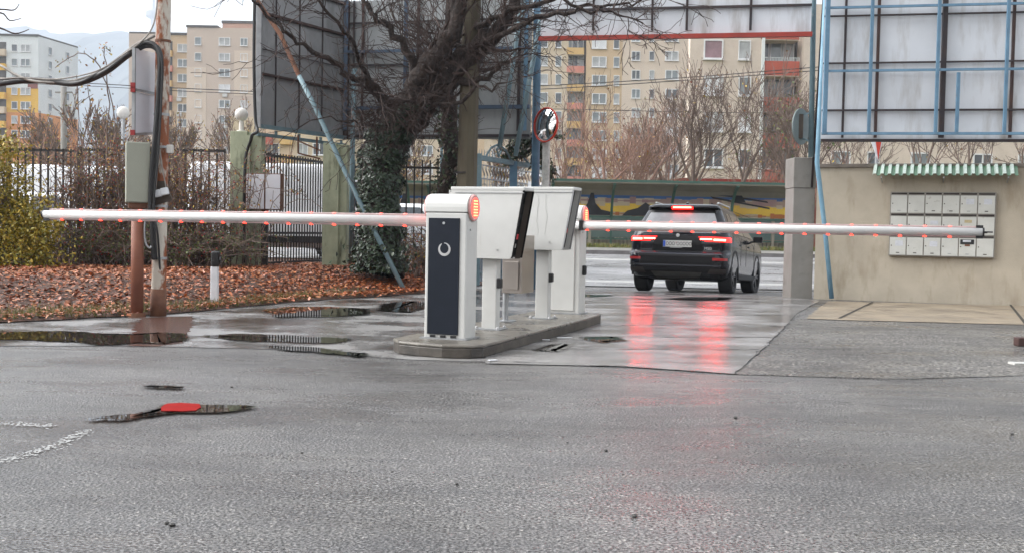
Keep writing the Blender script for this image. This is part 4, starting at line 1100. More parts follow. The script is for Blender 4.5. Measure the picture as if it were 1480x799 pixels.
bars_thing('steel_brace', 'long leaning brace, rusty above and light blue below, in front of the leftmost billboard', 'steel brace', [q, at(508, 268, 19.4), at(455, 155, 19.8), at(432, 110, 20.0)], 'blue_grey', .085, G)
o = COL.objects[-1] if False else None
m = MB(); m.tube([at(432, 110, 20.0), at(405, 50, 20.2), at(372, 2, 20.4)], .042, 10)
tagb = m.build('rusty_end', 'rust', [ob for ob in COL.objects if ob.name.startswith('steel_brace')][0], local=True)
rb_ = tagb.parent; tagb.data.transform(Matrix.Translation(-Vector(rb_.location)))
for (a, b, lbl) in [((722, 213), (757, -10), 'left one of two blue braces rising from the blue gate towards the billboard'), ((745, 226), (783, 20), 'right one of two blue braces rising from the middle of the blue gate')]:
    bars_thing('steel_brace', lbl, 'steel brace', [at(a[0], a[1], 21.5), at(b[0], b[1], 21.5)], 'blue_grey', .095, G)
q = gpt(634, 22.6)
bars_thing('steel_pole', 'thin grey green post between the two ivy trunks', 'steel pole', [q, at(640, 150, 22.6)], 'blue_grey', .06, G)
# round sign seen from behind
c = at(1158, 183, 20.25); 
rs = thing('round_sign', (c.x, c.y+.05, c.z), 'round traffic sign seen from behind, fixed to the teal pole on the grey pillar', 'traffic sign')
dv = Vector((.62, -.55, 0)).normalized()
c2 = Vector((c.x, c.y+.06, c.z))
MB().cyl(c2, c2+dv*.02, .33, 36).build('disc', 'sign_back', rs)
m = MB(); m.bar(c2+Vector((-.02, -.06, -.22)), c2+Vector((-.02, -.06, .22)), .10, .05); m.build('back_box', 'wood_dark', rs)
m = MB(); m.bar(c2+Vector((0, 0, .2)), at(1172, 163, 20.3), .03); m.bar(c2+Vector((0, 0, -.2)), at(1171, 205, 20.3), .03); m.build('bracket', 'blue_grey', rs)
# blue grey short post in the gateway
q = at(1141, 390, 23.5); 
o = bars_thing('bollard', 'short blue grey post left of the grey gate pillar', 'bollard', [Vector((q.x, 23.5, gh(q.x, 23.5))), at(1142, 345, 23.5)], 'blue_grey', .10)
# red white traffic sign above the wall, street lantern
c = at(1268, 214, 30); ts = thing('warning_sign', (c.x, 30, gh(c.x, 30)), 'red and white sign panel showing above the beige wall', 'traffic sign')
MB().cyl((c.x, 30.05, gh(c.x, 30)), (c.x, 30.05, c.z+.5), .04, 10).build('pole', 'galv', ts)
m = MB(); a = at(1257, 200, 30); b = at(1277, 200, 30); d = at(1269, 232, 30); m.extr([a, b, d], (0, .02, 0)); m.build('panel', 'sign_white', ts)
m = MB(); a = at(1265, 199, 29.98); b = at(1275, 199, 29.98); d = at(1269.5, 230, 29.98); m.extr([a, b, d], (0, .015, 0)); m.build('red_band', 'sign_red', ts)

# ------------------------------------------------------------------ left group
# rusty utility pole
b0 = gr(228.5, 455, .015); b0.z = gh(b0.x, b0.y)
rp = thing('rusty_pole', tuple(b0), 'tall round pole with flaking white paint and orange rust, wrapped by cables', 'pole')
top = at(238, -80, b0.y)
m = MB(); n = 14; m.tube([b0.lerp(top, k/n) for k in range(n+1)], .085, 20); m.build('shaft', 'rust_white', rp, smooth=True)
m = MB(); m.tube([b0, b0.lerp(top, .075)], [.097, .092], 20); m.build('foot_sleeve', 'rust', rp, smooth=True)
for py_ in (62, 168, 215, 300, 375):
    m = MB(); c = at(lerp(228.5, 238, (455-py_)/535), py_, b0.y); m.tube([c, c+Vector((0, 0, .03))], .092, 16); m.build('band', 'galv' if py_ > 100 else 'rust', rp)
# brown post + cabinet
b1 = gr(198, 456, .015); b1.z = gh(b1.x, b1.y)
cb = thing('electrical_cabinet', tuple(b1), 'pale olive electrical cabinet on a rust brown post left of the rusty pole', 'electrical cabinet')
m = MB(); m.tube([b1, at(199, 292, b1.y)], .072, 18); m.build('post', 'rust_brown', cb, smooth=True)
m = MB(); m.tube([b1, b1+Vector((0, 0, .05))], .10, 14); m.build('foot', 'rust', cb)
ca = at(180, 293, b1.y-.12); cz_ = at(180, 205, b1.y-.12).z; rzb = rad(22)
R = Matrix.Rotation(rzb, 3, 'Z'); cc = Vector((at(199, 250, b1.y).x, b1.y, (ca.z+cz_)/2)); hh = cz_-ca.z
MB().box(cc, (.27, .20, hh), mat=R).build('housing', 'olive_box', cb, bevel=.008)
MB().box(cc+R @ Vector((0, -.106, 0)), (.262, .012, hh-.02), mat=R).build('door', 'olive_box', cb, bevel=.004)
MB().box(cc+Vector((0, 0, -hh/2-.03)), (.20, .16, .06), mat=R).build('bracket', 'rust', cb)
m = MB(); c = cc+R @ Vector((.137, -.05, hh/2-.05)); 
for zz_ in (-hh/2+.05, hh/2-.05):
    c = cc+R @ Vector((.136, -.06, zz_)); m.cyl(c, c+R @ Vector((.006, 0, 0)), .01, 8)
m.build('rivet', 'galv', cb)
# white board (sign back) on pole
bd = thing('sign_board', tuple(at(209, 195, 13.2)), 'tall narrow white board in two panels fixed to the rusty pole above the cabinet', 'sign board')
A = at(196, 195, 13.05); B = at(225, 193, 13.42); zt1 = at(200, 70, 13.05).z; zmid = at(209, 133, 13.2).z
m = MB(); m.extr([A, B, Vector((B.x, B.y, zmid-.02)), Vector((A.x, A.y, zmid-.02))], (0, .03, 0)); m.build('panel', 'board_white', bd)
m = MB(); m.extr([Vector((A.x, A.y, zmid+.02)), Vector((B.x, B.y, zmid+.02)), Vector((B.x, B.y, zt1)), Vector((A.x, A.y, zt1))], (0, .03, 0)); m.build('panel', 'board_white', bd)
m = MB(); m.bar(A+Vector((-.02, -.01, 0)), Vector((A.x-.02, A.y-.01, zt1)), .035); m.bar(A+Vector((0, -.02, 0)), B+Vector((0, -.02, 0)), .03); m.bar(Vector((A.x, A.y-.02, zmid)), Vector((B.x, B.y-.02, zmid)), .03)
m.build('frame', 'galv', bd)
for z_ in (A.z+.02, zmid, zmid+.05): MB().box((A.x-.02, A.y-.04, z_), (.05, .03, .06)).build('clip', 'ink_red', bd)
# cables
def cable(name, label, pts, r_, mt, group='cables strung to the rusty pole'):
    P = [at(a, b, y) for a, b, y in pts]
    # catmull-rom
    Q = []
    for i in range(len(P)-1):
        p0 = P[max(0, i-1)]; p1 = P[i]; p2 = P[i+1]; p3 = P[min(len(P)-1, i+2)]
        for k in range(8):
            t_ = k/8; Q.append(.5*((2*p1)+(p2-p0)*t_+(2*p0-5*p1+4*p2-p3)*t_*t_+(3*p1-p0-3*p2+p3)*t_**3))
    Q.append(P[-1])
    m = MB(); m.tube(Q, r_, 8); o = m.build(name, mt, smooth=True, loc=tuple(P[0])); tag(o, label, 'cable', group); return o
cable('power_cable', 'thickest black cable sagging in from the left and running down the rusty pole', [(-60, 128, 14.5), (0, 121, 14), (35, 117, 13.9), (70, 117, 13.8), (110, 121, 13.6), (150, 106, 13.4), (185, 80, 13.2), (210, 66, 13.1), (228, 72, 13.05), (232, 100, 13.05), (229, 150, 13.05), (224, 210, 13.05), (220, 280, 13.05), (221, 330, 13.05), (223, 375, 13.1)], .038, 'cable')
cable('power_cable', 'second black cable bundled below the pale one, bent over beside the pole', [(-60, 124, 14.5), (0, 117, 14), (35, 114, 13.9), (80, 120, 13.8), (118, 119, 13.5), (155, 98, 13.4), (190, 73, 13.15), (215, 62, 13.05), (231, 78, 13.0), (230, 120, 13.0), (226, 180, 13.0), (219, 250, 13.0), (217, 310, 13.0)], .028, 'cable')
cable('power_cable', 'pale grey cable lying on top of the black bundle', [(-60, 70, 14.5), (0, 95, 14), (22, 108, 13.9), (50, 118, 13.8), (90, 119, 13.7), (125, 112, 13.5), (160, 93, 13.4), (195, 66, 13.1), (212, 58, 13.05), (224, 52, 13.05)], .017, 'cable_grey')
cable('power_cable', 'thin grey cable curling from the bundle up to the top of the pole', [(-60, 122, 14.4), (20, 113, 13.8), (80, 115, 13.7), (140, 103, 13.35), (180, 78, 13.1), (205, 60, 13.0), (220, 40, 13.0), (226, 15, 13.05), (228, -20, 13.1)], .009, 'cable_grey')
cable('power_cable', 'thin black cable hanging straight along the front of the rusty pole', [(226, 66, 12.98), (234, 90, 12.95), (233, 150, 12.98), (228, 230, 12.98), (222, 300, 12.98), (228, 340, 13.0), (232, 400, 13.2), (237, 446, 13.3)], .012, 'cable')
cable('power_cable', 'grey conduit looping out below the cabinet', [(212, 296, 13.1), (209, 330, 13.05), (211, 352, 13.05), (218, 358, 13.05), (220, 340, 13.1)], .012, 'galv')
# wood plate with white junction boxes
wp = thing('junction_box', tuple(at(232, 290, 12.95)), 'pair of small white junction boxes on a tilted dark board on the rusty pole', 'junction box')
c = at(231, 282, 13.1); R2 = Matrix.Rotation(rad(14), 3, 'Y')
m = MB(); m.extr([at(223, 297, 13.12), at(249, 290, 13.12), at(238, 262, 13.12), at(228, 262, 13.12)], (0, .03, 0)); m.build('board', 'wood_dark', wp)
for px_, py_ in ((228, 280), (238, 277)): MB().box(at(px_, py_, 13.06), (.085, .07, .085), mat=Matrix.Rotation(rad(-13), 3, 'Y')).build('box', 'sign_white', wp, bevel=.012)
m = MB(); m.tube([at(225, 274, 13.05), at(228, 240, 13.05), at(231, 215, 13.05)], .007, 6); m.tube([at(240, 272, 13.05), at(234, 240, 13.05), at(231, 215, 13.05)], .007, 6); m.build('wire', 'cable_grey', wp)
bx = thing('meter_box', tuple(at(246, 222, 13.1)), 'tiny cream box on the right side of the rusty pole', 'junction box')
MB().box(at(246, 216, 13.12), (.07, .08, .10)).build('box', 'globe', bx, bevel=.01)
MB().bar(at(246, 216, 13.17), at(238, 214, 13.25), .02).build('bracket', 'galv', bx)
# marker post
b2 = gr(310, 437, .06); b2.z = gh(b2.x, b2.y)
mp = thing('marker_post', tuple(b2), 'short white marker post with a black reflector head on the leafy verge', 'marker post')
m = MB(); h1 = at(310, 385, b2.y).z; m.box((b2.x, b2.y, (b2.z+h1)/2), (.105, .07, h1-b2.z)); m.build('post', 'sign_white', mp, bevel=.015)
h2 = at(311, 366, b2.y).z
m = MB(); m.box((b2.x+.01, b2.y, (h1+h2)/2+.01), (.115, .10, h2-h1+.03)); m.build('head', 'black_plastic', mp, bevel=.025)
m = MB(); c = Vector((b2.x+.075, b2.y-.02, (h1+h2)/2)); m.cyl(c, c+Vector((.02, 0, 0)), .045, 14); m.build('reflector', 'black_plastic', mp)

# fence, pillars, gates
YP = 20.6
def pillar(px0, px1, py_top, Y, label, split=.35):
    a = at(px0, 390, Y); b = at(px1, 390, Y); zt_ = at((px0+px1)/2, py_top, Y).z; zg = gh(a.x, Y)-.05
    t = thing('gate_pillar', (a.x, Y, zg), label, 'gate pillar')
    w1 = (b.x-a.x)
    m = MB(); m.box((a.x+w1*.28, Y+.2, (zt_+zg)/2), (w1*.56, .40, zt_-zg)); m.build('shaft', 'pillar_green', t, bevel=.01)
    m = MB(); m.box((a.x+w1*.78, Y+.24, (zt_+zg)/2-.02), (w1*.44, .34, zt_-zg)); m.build('return', 'pillar_green', t, bevel=.01)
    m = MB(); m.box((a.x+w1*.60, Y+.05, (zt_+zg)/2-.02), (.06, .10, zt_-zg-.1)); m.build('rib', 'pillar_green', t)
    return t, zt_
t1, z1_ = pillar(331, 375, 190, YP, 'pale green pillar left of the barred gate, with a globe lamp on top')
t2, z2_ = pillar(465, 499, 207, 21.1, 'pale green pillar right of the barred gate')
# globe lamp
c = at(349, 166, YP+.2); gl = thing('globe_lamp', (c.x, YP+.2, z1_), 'white globe lamp on top of the left green pillar', 'lamp')
MB().tube([(c.x, YP+.2, z1_), (c.x, YP+.2, z1_+.03), (c.x, YP+.2, z1_+.03), (c.x, YP+.2, c.z-.10)], [.08, .08, .045, .04], 14).build('stem', 'globe', gl, smooth=False)
MB().sphere(c, .125, 20, 14).build('globe', 'globe', gl, smooth=True)
c = at(335, 187, YP+.2); 
# far globe lamp
c = at(178, 163, 34); gf = thing('globe_lamp', (c.x, 34, gh(c.x, 34)), 'far white globe street lamp just left of the narrow white board', 'lamp')
MB().tube([(c.x, 34, gh(c.x, 34)), (c.x, 34, c.z)], .05, 8).build('stem', 'galv', gf); MB().sphere(c, .19, 16, 10).build('globe', 'globe', gf, smooth=True)
# meter cabinet beside the gate
A = at(355, 303, 20.3); B = at(406, 305, 20.3); zt_ = at(380, 251, 20.3).z
mc = thing('meter_cabinet', (A.x, 20.3, A.z), 'white two door meter cabinet with rusty edges in front of the left green pillar', 'meter cabinet')
mx = (A.x+B.x)/2+.03
m = MB(); m.box(((A.x+B.x)/2, 20.42, (A.z+zt_)/2), (B.x-A.x, .26, zt_-A.z)); m.build('housing', 'rust', mc)
m = MB(); m.box(((A.x+mx)/2, 20.28, (A.z+zt_)/2), (mx-A.x-.03, .02, zt_-A.z-.03)); m.build('door', 'board_white', mc)
m = MB(); m.box(((B.x+mx)/2, 20.28, (A.z+zt_)/2), (B.x-mx-.03, .02, zt_-A.z-.03)); m.build('door', 'board_white', mc)
m = MB(); m.box(((A.x+B.x)/2, 20.44, A.z/2), (.12, .10, A.z)); m.build('leg', 'iron', mc)
cable('power_cable', 'black cable loop hanging from the leftmost billboard onto the green pillar', [(368, 0, 20.3), (367, 90, 20.3), (369, 170, 20.3), (372, 190, 20.2), (365, 195, 20.2), (362, 205, 20.4), (355, 230, 20.5), (353, 300, 20.5), (354, 380, 20.55)], .03, 'cable', None)

def bar_fence(name, label, a, b, za, zb_, zg, n, mt='iron', wd_=.022, cat='fence', rails=(.12, .93), group=None, deep=.03):
    """a, b: (x,y) ends; za/zb: top heights"""
    t = thing(name, (a[0], a[1], zg), label, cat, group)
    A = Vector((a[0], a[1], 0)); B = Vector((b[0], b[1], 0))
    m = MB()
    for k in range(n+1):
        u = k/n; p = A.lerp(B, u); zt_ = lerp(za, zb_, u); m.bar((p.x, p.y, zg+.04), (p.x, p.y, zt_), wd_, deep)
    m.build('bars', mt, t)
    for v in rails:
        m = MB(); m.bar((A.x, A.y+.015, zg+(za-zg)*v), (B.x, B.y+.015, zg+(zb_-zg)*v), .045, .045); m.build('rail', mt, t)
    return t
zg = .28
# left fence in panels
px_edges = [(-330, 216), (-215, 216), (-100, 215), (15, 214), (118, 214), (222, 214), (330, 214)]
lb = ['far left', 'second', 'third', 'fourth', 'fifth', 'sixth']
FENCE_L = ['black barred fence panel beyond the left edge', 'black barred fence panel next to the left edge', 'black barred fence panel behind the yellow green shrub', 'black barred fence panel between the shrub and the cabinet post, tangled in stems', 'black barred fence panel behind the rusty pole', 'black barred fence panel directly left of the globe lamp pillar']
for i in range(6):
    a = at(px_edges[i][0], px_edges[i][1], YP+.1); b = at(px_edges[i+1][0], px_edges[i+1][1], YP+.1)
    bar_fence('fence_panel', FENCE_L[i], (a.x, a.y), (b.x-.06, b.y), a.z, a.z, zg, 9, group='black fence panels along the verge', wd_=.03, rails=(.10, .985))
    MB().bar((a.x-.03, a.y, zg-.1), (a.x-.03, a.y, a.z+.02), .06).build('post', 'iron', [o for o in COL.objects if o.name.startswith('fence_panel')][-1])
# gate leaf (open inwards)
a = at(379, 219, 20.85); b = at(471, 232, 23.6)
gt = bar_fence('barred_gate', 'black gate leaf of close vertical bars between the two green pillars', (a.x, a.y), (b.x, b.y), a.z, b.z, zg+.03, 23, cat='gate', deep=.014, wd_=.026, rails=(.04, .30, .975))
MB().bar((b.x, b.y, zg), (b.x, b.y, b.z+.02), .09).build('end_post', 'iron', gt)
m = MB(); a2 = at(430, 185, 21.3); m.bar(at(431, 204, 21.3), at(463, 218, 21.3), .03); m.bar(at(431, 196, 21.3), at(431, 222, 21.3), .03); m.bar(at(458, 198, 21.3), at(458, 226, 21.3), .03); m.bar(at(431, 222, 21.3), at(463, 230, 21.3), .03)
tag(m.build('rusty_frame', 'rust', loc=tuple(at(431, 222, 21.3))), 'small rusty open frame above the barred gate', 'rusty_frame')  # plain rusty steel frame, no scaffolding
a = at(503, 231, 23.4); b = at(562, 231, 23.4)
bar_fence('fence_panel', 'black fence panel behind the blue post left of the ivy trunk', (a.x, 23.4), (b.x, 23.4), a.z, a.z, zg, 6, group='black fence panels along the verge', wd_=.03)
a = at(562, 231, 23.4); b = at(690, 233, 23.4)
bar_fence('fence_panel', 'black fence panel between the two ivy trunks', (a.x+.05, 23.4), (b.x, 23.4), a.z, a.z, zg, 11, group='black fence panels along the verge', wd_=.03)
# blue open gate leaf
a = at(690, 224, 21.0); b = at(793, 240, 24.4); zg2 = .06
bg_ = thing('ornate_gate', (a.x, a.y, zg2), 'open light blue steel gate leaf with curled bars, behind the ticket machines', 'gate')
A = Vector((a.x, a.y, 0)); B = Vector((b.x, b.y, 0)); ztp = a.z-.02
def gp(u, z, off=0): p = A.lerp(B, u); return Vector((p.x, p.y-off, z))
m = MB(); m.bar(gp(0, zg2), gp(0, ztp+.04), .17, .17); m.build('post', 'blue_grey', bg_, bevel=.01)
m = MB(); m.bar(gp(1, zg2), gp(1, ztp), .10); m.build('post', 'blue_dark', bg_)
m = MB(); m.bar(gp(.47, zg2), gp(.47, ztp), .16, .16); m.build('post', 'blue_paint', bg_)
m = MB(); m.bar(gp(0, ztp-.03), gp(1, ztp-.03), .09); m.bar(gp(0, ztp-.86), gp(1, ztp-.86), .06); m.bar(gp(0, .28), gp(1, .28), .06); m.build('rail', 'blue_grey', bg_)
ze = ztp-.42
for (u0, u1) in ((.06, .42), (.53, .94)):
    m = MB()
    m.bar(gp(u0, ze, .02), gp(u1, ze, .02), .025); m.bar(gp(u0, ztp-.16, .02), gp(u1, ztp-.16, .02), .02)
    for k in range(9):
        u = lerp(u0+.02, u1-.02, k/8); P = []
        for q_ in range(9):
            v = q_/8; P.append(gp(u+.012*math.sin(v*2*PI), lerp(ze, ztp-.16, v), .02))
        m.tube(P, .013, 5)
    for k in range(12):
        u = lerp(u0, u1, k/11); m.bar(gp(u, ze, .02), gp(u, .28, .02), .016)
        if k % 3 == 1:
            c = gp(u, ze-.18, .03); m.tube([c+Vector((0, 0, -.1)), c+Vector((.08, 0, 0)), c+Vector((0, 0, .1)), c+Vector((-.08, 0, .02)), c+Vector((0, 0, -.02))], .010, 4)
    m.build('scroll_panel', 'galv', bg_)
m = MB(); m.extr([gp(.04, .12, -.05), gp(.96, .12, -.05), gp(.96, ztp-.88, -.05), gp(.04, ztp-.88, -.05)], (0, .01, 0)); m.build('sheet_panel', pm('gate_sheet', (.30, .36, .40), (.16, .22, .28), 5, .4, stretch=(9, 9, .2)), bg_)
m = MB()
c = gp(.24, ztp, .02)
m.tube([gp(.10, ztp), gp(.17, ztp+.20), gp(.25, ztp+.28), gp(.30, ztp+.18), gp(.27, ztp+.06)], .022, 6); m.tube([gp(.45, ztp), gp(.36, ztp+.20), gp(.28, ztp+.28), gp(.24, ztp+.18), gp(.27, ztp+.06)], .022, 6)
m.tube([gp(.70, ztp), gp(.58, ztp+.16), gp(.47, ztp+.30)], .02, 6)
m.build('scroll_crest', 'blue_grey', bg_)
m = MB()
for k in range(30):
    u = .02+.96*k/29
    if .22 < u < .5: continue
    m.tube([gp(u, ztp), gp(u, ztp+.14)], [.014, .003], 5)
m.build('spikes', 'blue_grey', bg_)
# convex mirror
c = at(789, 181, 21.7); dv = Vector((-.72, -.62, .03)).normalized()
mz = thing('convex_mirror', (c.x, c.y, gh(c.x, c.y)), 'round convex traffic mirror with a red rim above the blue gate', 'traffic mirror')
zdir = dv; xdir = Vector((0, 0, 1)).cross(zdir).normalized(); ydir = zdir.cross(xdir)
Rm = Matrix((xdir, ydir, zdir)).transposed()
m = MB(); rings = 10; seg = 36; Rr_ = .33
for i in range(rings+1):
    rr = Rr_*i/rings; h = .07*(1-(i/rings)**2)
    for j in range(seg): a_ = 2*PI*j/seg; m.v.append(tuple(c+Rm @ Vector((rr*math.cos(a_), rr*math.sin(a_), h))))
for i in range(rings):
    for j in range(seg): m.f.append((i*seg+j, (i+1)*seg+j, (i+1)*seg+(j+1) % seg, i*seg+(j+1) % seg))
m.build('mirror_face', 'mirror', mz, smooth=True)
m = MB(); m.tube([c+Rm @ Vector((Rr_*math.cos(2*PI*j/40), Rr_*math.sin(2*PI*j/40), .01)) for j in range(41)], .017, 8); m.build('rim', 'sign_red', mz, smooth=True)
m = MB(); m.cyl(c-zdir*.03, c-zdir*.01, Rr_, 32); m.build('back_plate', 'sign_red', mz)
q = at(790, 246, 21.82)
m = MB(); m.tube([Vector((q.x, 21.82, gh(q.x, 21.82))), at(790, 175, 21.82)], .075, 12); m.build('post', 'conc_white', mz)
# concrete lamp pole
q = gpt(670, 19.2); tp_ = at(684, -60, 19.2)
cp = thing('concrete_pole', tuple(q), 'mossy brown concrete utility pole behind the nearer ticket machine', 'utility pole')
m = MB(); 
def sq(a, b, r0, r1):
    m.tube([a, b], [r0, r1], 8)
sq(q, tp_, .185, .15); m.build('shaft', 'pole_conc', cp)
MB().tube([at(671, 249, 19.2), at(671, 251, 19.2)], .182, 8).build('band', 'iron', cp)
# bus stop sign
c = at(684, 213, 30); bs = thing('bus_stop_sign', (c.x, 30, gh(c.x, 30)), 'white and blue bus stop sign right of the concrete utility pole', 'bus stop sign')
a = at(675, 229, 30); b = at(688.5, 200, 30)
m = MB(); m.box(((a.x+b.x)/2, 30, (a.z+b.z)/2), (b.x-a.x, .03, b.z-a.z)); m.build('panel', 'sign_white', bs)
m = MB(); m.box(((a.x+b.x)/2, 29.98, a.z+.05), (b.x-a.x, .02, .10)); m.box((b.x-.015, 29.978, (a.z+b.z)/2), (.03, .02, b.z-a.z)); m.build('blue_band', 'sign_blue', bs)
m = MB(); m.box(((a.x+b.x)/2+.03, 29.98, b.z-.13), (.10, .01, .05)); m.box(((a.x+b.x)/2, 29.98, b.z-.165), (.03, .01, .03)); m.box(((a.x+b.x)/2+.06, 29.98, b.z-.165), (.03, .01, .03))
m.bar(((a.x+b.x)/2-.04, 29.98, a.z+.12), ((a.x+b.x)/2+.09, 29.98, b.z-.24), .008); m.build('pictogram', 'ink', bs)
MB().cyl((b.x, 30.03, gh(b.x, 30)), (b.x, 30.03, b.z+.05), .035, 10).build('pole', 'galv', bs)

# ------------------------------------------------------------------ vans and cars behind the fence
VAN = [(.30, .80, .10, 5.1, .2), (.45, .92, .0, 5.3, .25), (.95, .95, .0, 5.3, .25), (1.15, .94, .0, 5.0, .2), (1.25, .93, .02, 4.6, .2), (1.9, .88, .05, 4.0, .2), (2.2, .82, .08, 3.8, .2), (2.28, .74, .15, 3.6, .2), (2.30, .5, .4, 3.2, .2)]
CARL = [(.22, .74, .2, 3.9, .3), (.35, .84, .0, 4.2, .35), (.65, .86, .0, 4.25, .35), (.85, .85, .03, 4.15, .3), (.95, .82, .10, 3.4, .25), (1.25, .68, .35, 2.8, .2), (1.42, .60, .6, 2.4, .2), (1.46, .4, .9, 2.1, .2)]
def vehicle(name, label, cat, levels, loc, rz, wb, rw, marks=False, van=True, bodym='van_white', group='vehicles parked behind the fence'):
    t = thing(name, loc, label, cat, group, rz=rz, world=False)
    b = ringbody(levels, 7, 2).build('body', bodym, t, local=True, smooth=True)
    W = max(l[1] for l in levels)
    cut_arches(b, [(s*(W-.15), y, rw, rw+.06, .5) for y in wb for s in (-1, 1)])
    for p in b.data.polygons: p.use_smooth = True
    for s in (-1, 1):
        for y in wb: wheel(t, s*(W-.12), y, rw, .20, s, rimmat='silver')
        if van:
            side_patch(levels, s, [(3.35, 1.3), (4.45, 1.3), (4.0, 1.85), (3.35, 1.95)]).build('side_window', 'van_glass', t, local=True)
            m = MB(); m.box((s*(W+.02), 4.3, 1.45), (.18, .10, .28)); m.build('side_mirror', 'black_plastic', t, local=True, bevel=.02)
            m = MB(); m.box((s*(W+.002), 3.2, 1.25), (.008, .012, 1.5)); m.box((s*(W+.002), 1.9, 1.25), (.008, .012, 1.5)); m.build('door_gap', 'slot', t, local=True)
            MB().box((s*(W-.01), 2.4, .5), (.03, 3.2, .16)).build('side_trim', 'black_plastic', t, local=True)
            if marks:
                m = MB(); m.box((s*(W+.004), 1.75, 1.45), (.006, .07, .26)); m.box((s*(W+.004), 1.35, 1.52), (.006, .5, .10)); m.build('side_stripe', 'van_mark', t, local=True)
        else:
            side_patch(levels, s, [(.6, .97), (1.6, .97), (1.6, 1.36), (.95, 1.36)]).build('side_window', 'van_glass', t, local=True)
            side_patch(levels, s, [(1.66, .97), (3.1, .97), (2.45, 1.32), (1.66, 1.37)]).build('side_window', 'van_glass', t, local=True)
        z0 = .8 if van else .62
        rear_patch(levels, min(s*(W-.02), s*(W-.22)), max(s*(W-.02), s*(W-.22)), min(s*(W-.02), s*(W-.2)), max(s*(W-.02), s*(W-.2)), z0, z0+.3 if van else z0+.14).build('tail_light', 'reflector', t, local=True)
    if van:
        rear_patch(levels, -.75, .75, -.7, .7, 1.35, 1.9).build('rear_window', 'van_glass', t, local=True)
        m = MB()
        for x in (-.6, .6): m.box((x, levels[2][3]-.02, .8), (.28, .08, .18))
        m.build('headlight', 'pane_light', t, local=True)
        m = MB(); m.extr([(-.78, 4.55, 1.30), (.78, 4.55, 1.30), (.70, 4.06, 1.90), (-.70, 4.06, 1.90)], (0, .03, .02)); m.build('windscreen', 'van_glass', t, local=True)
    else:
        rear_patch(levels, -.6, .6, -.5, .5, .98, 1.34).build('rear_window', 'van_glass', t, local=True)
    return t
def vg(px, Y): p = at(px, 330, Y); return (p.x, Y, gh(p.x, Y))
vehicle('parked_van', 'white panel van with red marks seen through the barred gate', 'van', VAN, vg(272, 26.6), rad(-80), (.9, 4.2), .34, marks=True)
vehicle('parked_van', 'white van behind the fence and leafy stems left of the globe lamp pillar', 'van', VAN, vg(-8, 29.6), rad(-90), (.9, 4.2), .34)
vehicle('parked_car', 'small white car behind the fence between the ivy trunks', 'car', CARL, vg(662, 29.5), rad(88), (.75, 3.35), .30, van=False)
vehicle('parked_car', 'small white car behind the fence in front of the orange block', 'car', CARL, vg(165, 25.0), rad(84), (.75, 3.35), .30, van=False)
# low concrete kerb by the left gate, right edge block, bits
q = gr(1476, 500); m = MB(); m.box((q.x+.10, q.y, .05), (.32, .12, .09)); tag(m.build('stone_block', 'brown_block', loc=(q.x+.1, q.y, 0), bevel=.01), 'small dark brown block on the asphalt at the right edge', 'block')
q = gr(1476, 527); m = MB(); m.box((q.x+.12, q.y, .012), (.42, .14, .02)); tag(m.build('concrete_fragment', 'conc_white', loc=(q.x+.1, q.y, 0)), 'flat pale concrete fragment below the brown block at the right edge', 'concrete fragment')
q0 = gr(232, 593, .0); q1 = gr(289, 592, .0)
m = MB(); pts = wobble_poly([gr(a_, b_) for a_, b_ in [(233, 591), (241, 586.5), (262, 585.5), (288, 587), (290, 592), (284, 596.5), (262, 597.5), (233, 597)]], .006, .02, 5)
m.prism([(p.x, p.y) for p in pts][::-1], .0145, .0175); tag(m.build('red_reflection', 'reflection_red', loc=tuple(q0)), 'flat bright red patch painted as a reflection in the small foreground puddle', 'painted reflection')  # red reflection in the puddle, added as a flat coloured sheet
r = random.Random(21)
for k, (px_, py_, s) in enumerate([(249, 760, .012), (241, 757, .009), (1063, 605, .014), (876, 652, .010), (917, 747, .012), (335, 560, .010), (1463, 628, .011), (660, 700, .008), (436, 655, .007), (820, 640, .006)]):
    c = gr(px_, py_); m = MB(); m.sphere((c.x, c.y, s*.55), s, 7, 5, .6); m.v = [(v[0]+r.uniform(-.2, .2)*s, v[1]+r.uniform(-.2, .2)*s, v[2]) for v in m.v]
    lbls = ['dark pebble at the bottom left of the asphalt', 'smaller dark pebble touching the bottom left one', 'dark pebble on the asphalt below the concrete ramp', 'dark pebble in the lower middle of the asphalt', 'dark pebble near the bottom middle of the asphalt', 'dark pebble just above the red patch', 'dark pebble near the right edge of the asphalt', 'tiny pebble low in the middle', 'tiny pebble right of the small puddle', 'tiny pebble right of the middle']
    tag(m.build('pebble', 'stone', loc=(c.x, c.y, 0)), lbls[k], 'pebble', 'pebbles scattered on the asphalt')
for k, (px_, py_, lb_) in enumerate([(789, 493, 'scrap of white paper on the ramp beside the island'), (816, 490, 'longer scrap of white paper on the ramp right of the island'), (712, 523, 'scrap of white paper on the asphalt below the island tip')]):
    c = gr(px_, py_); m = MB(); m.box((c.x, c.y, .019), (.075 if k != 1 else .16, .035, .006), rz=.3*k); tag(m.build('paper_scrap', 'sign_white', loc=(c.x, c.y, .01)), lb_, 'paper scrap', 'paper scraps by the island')
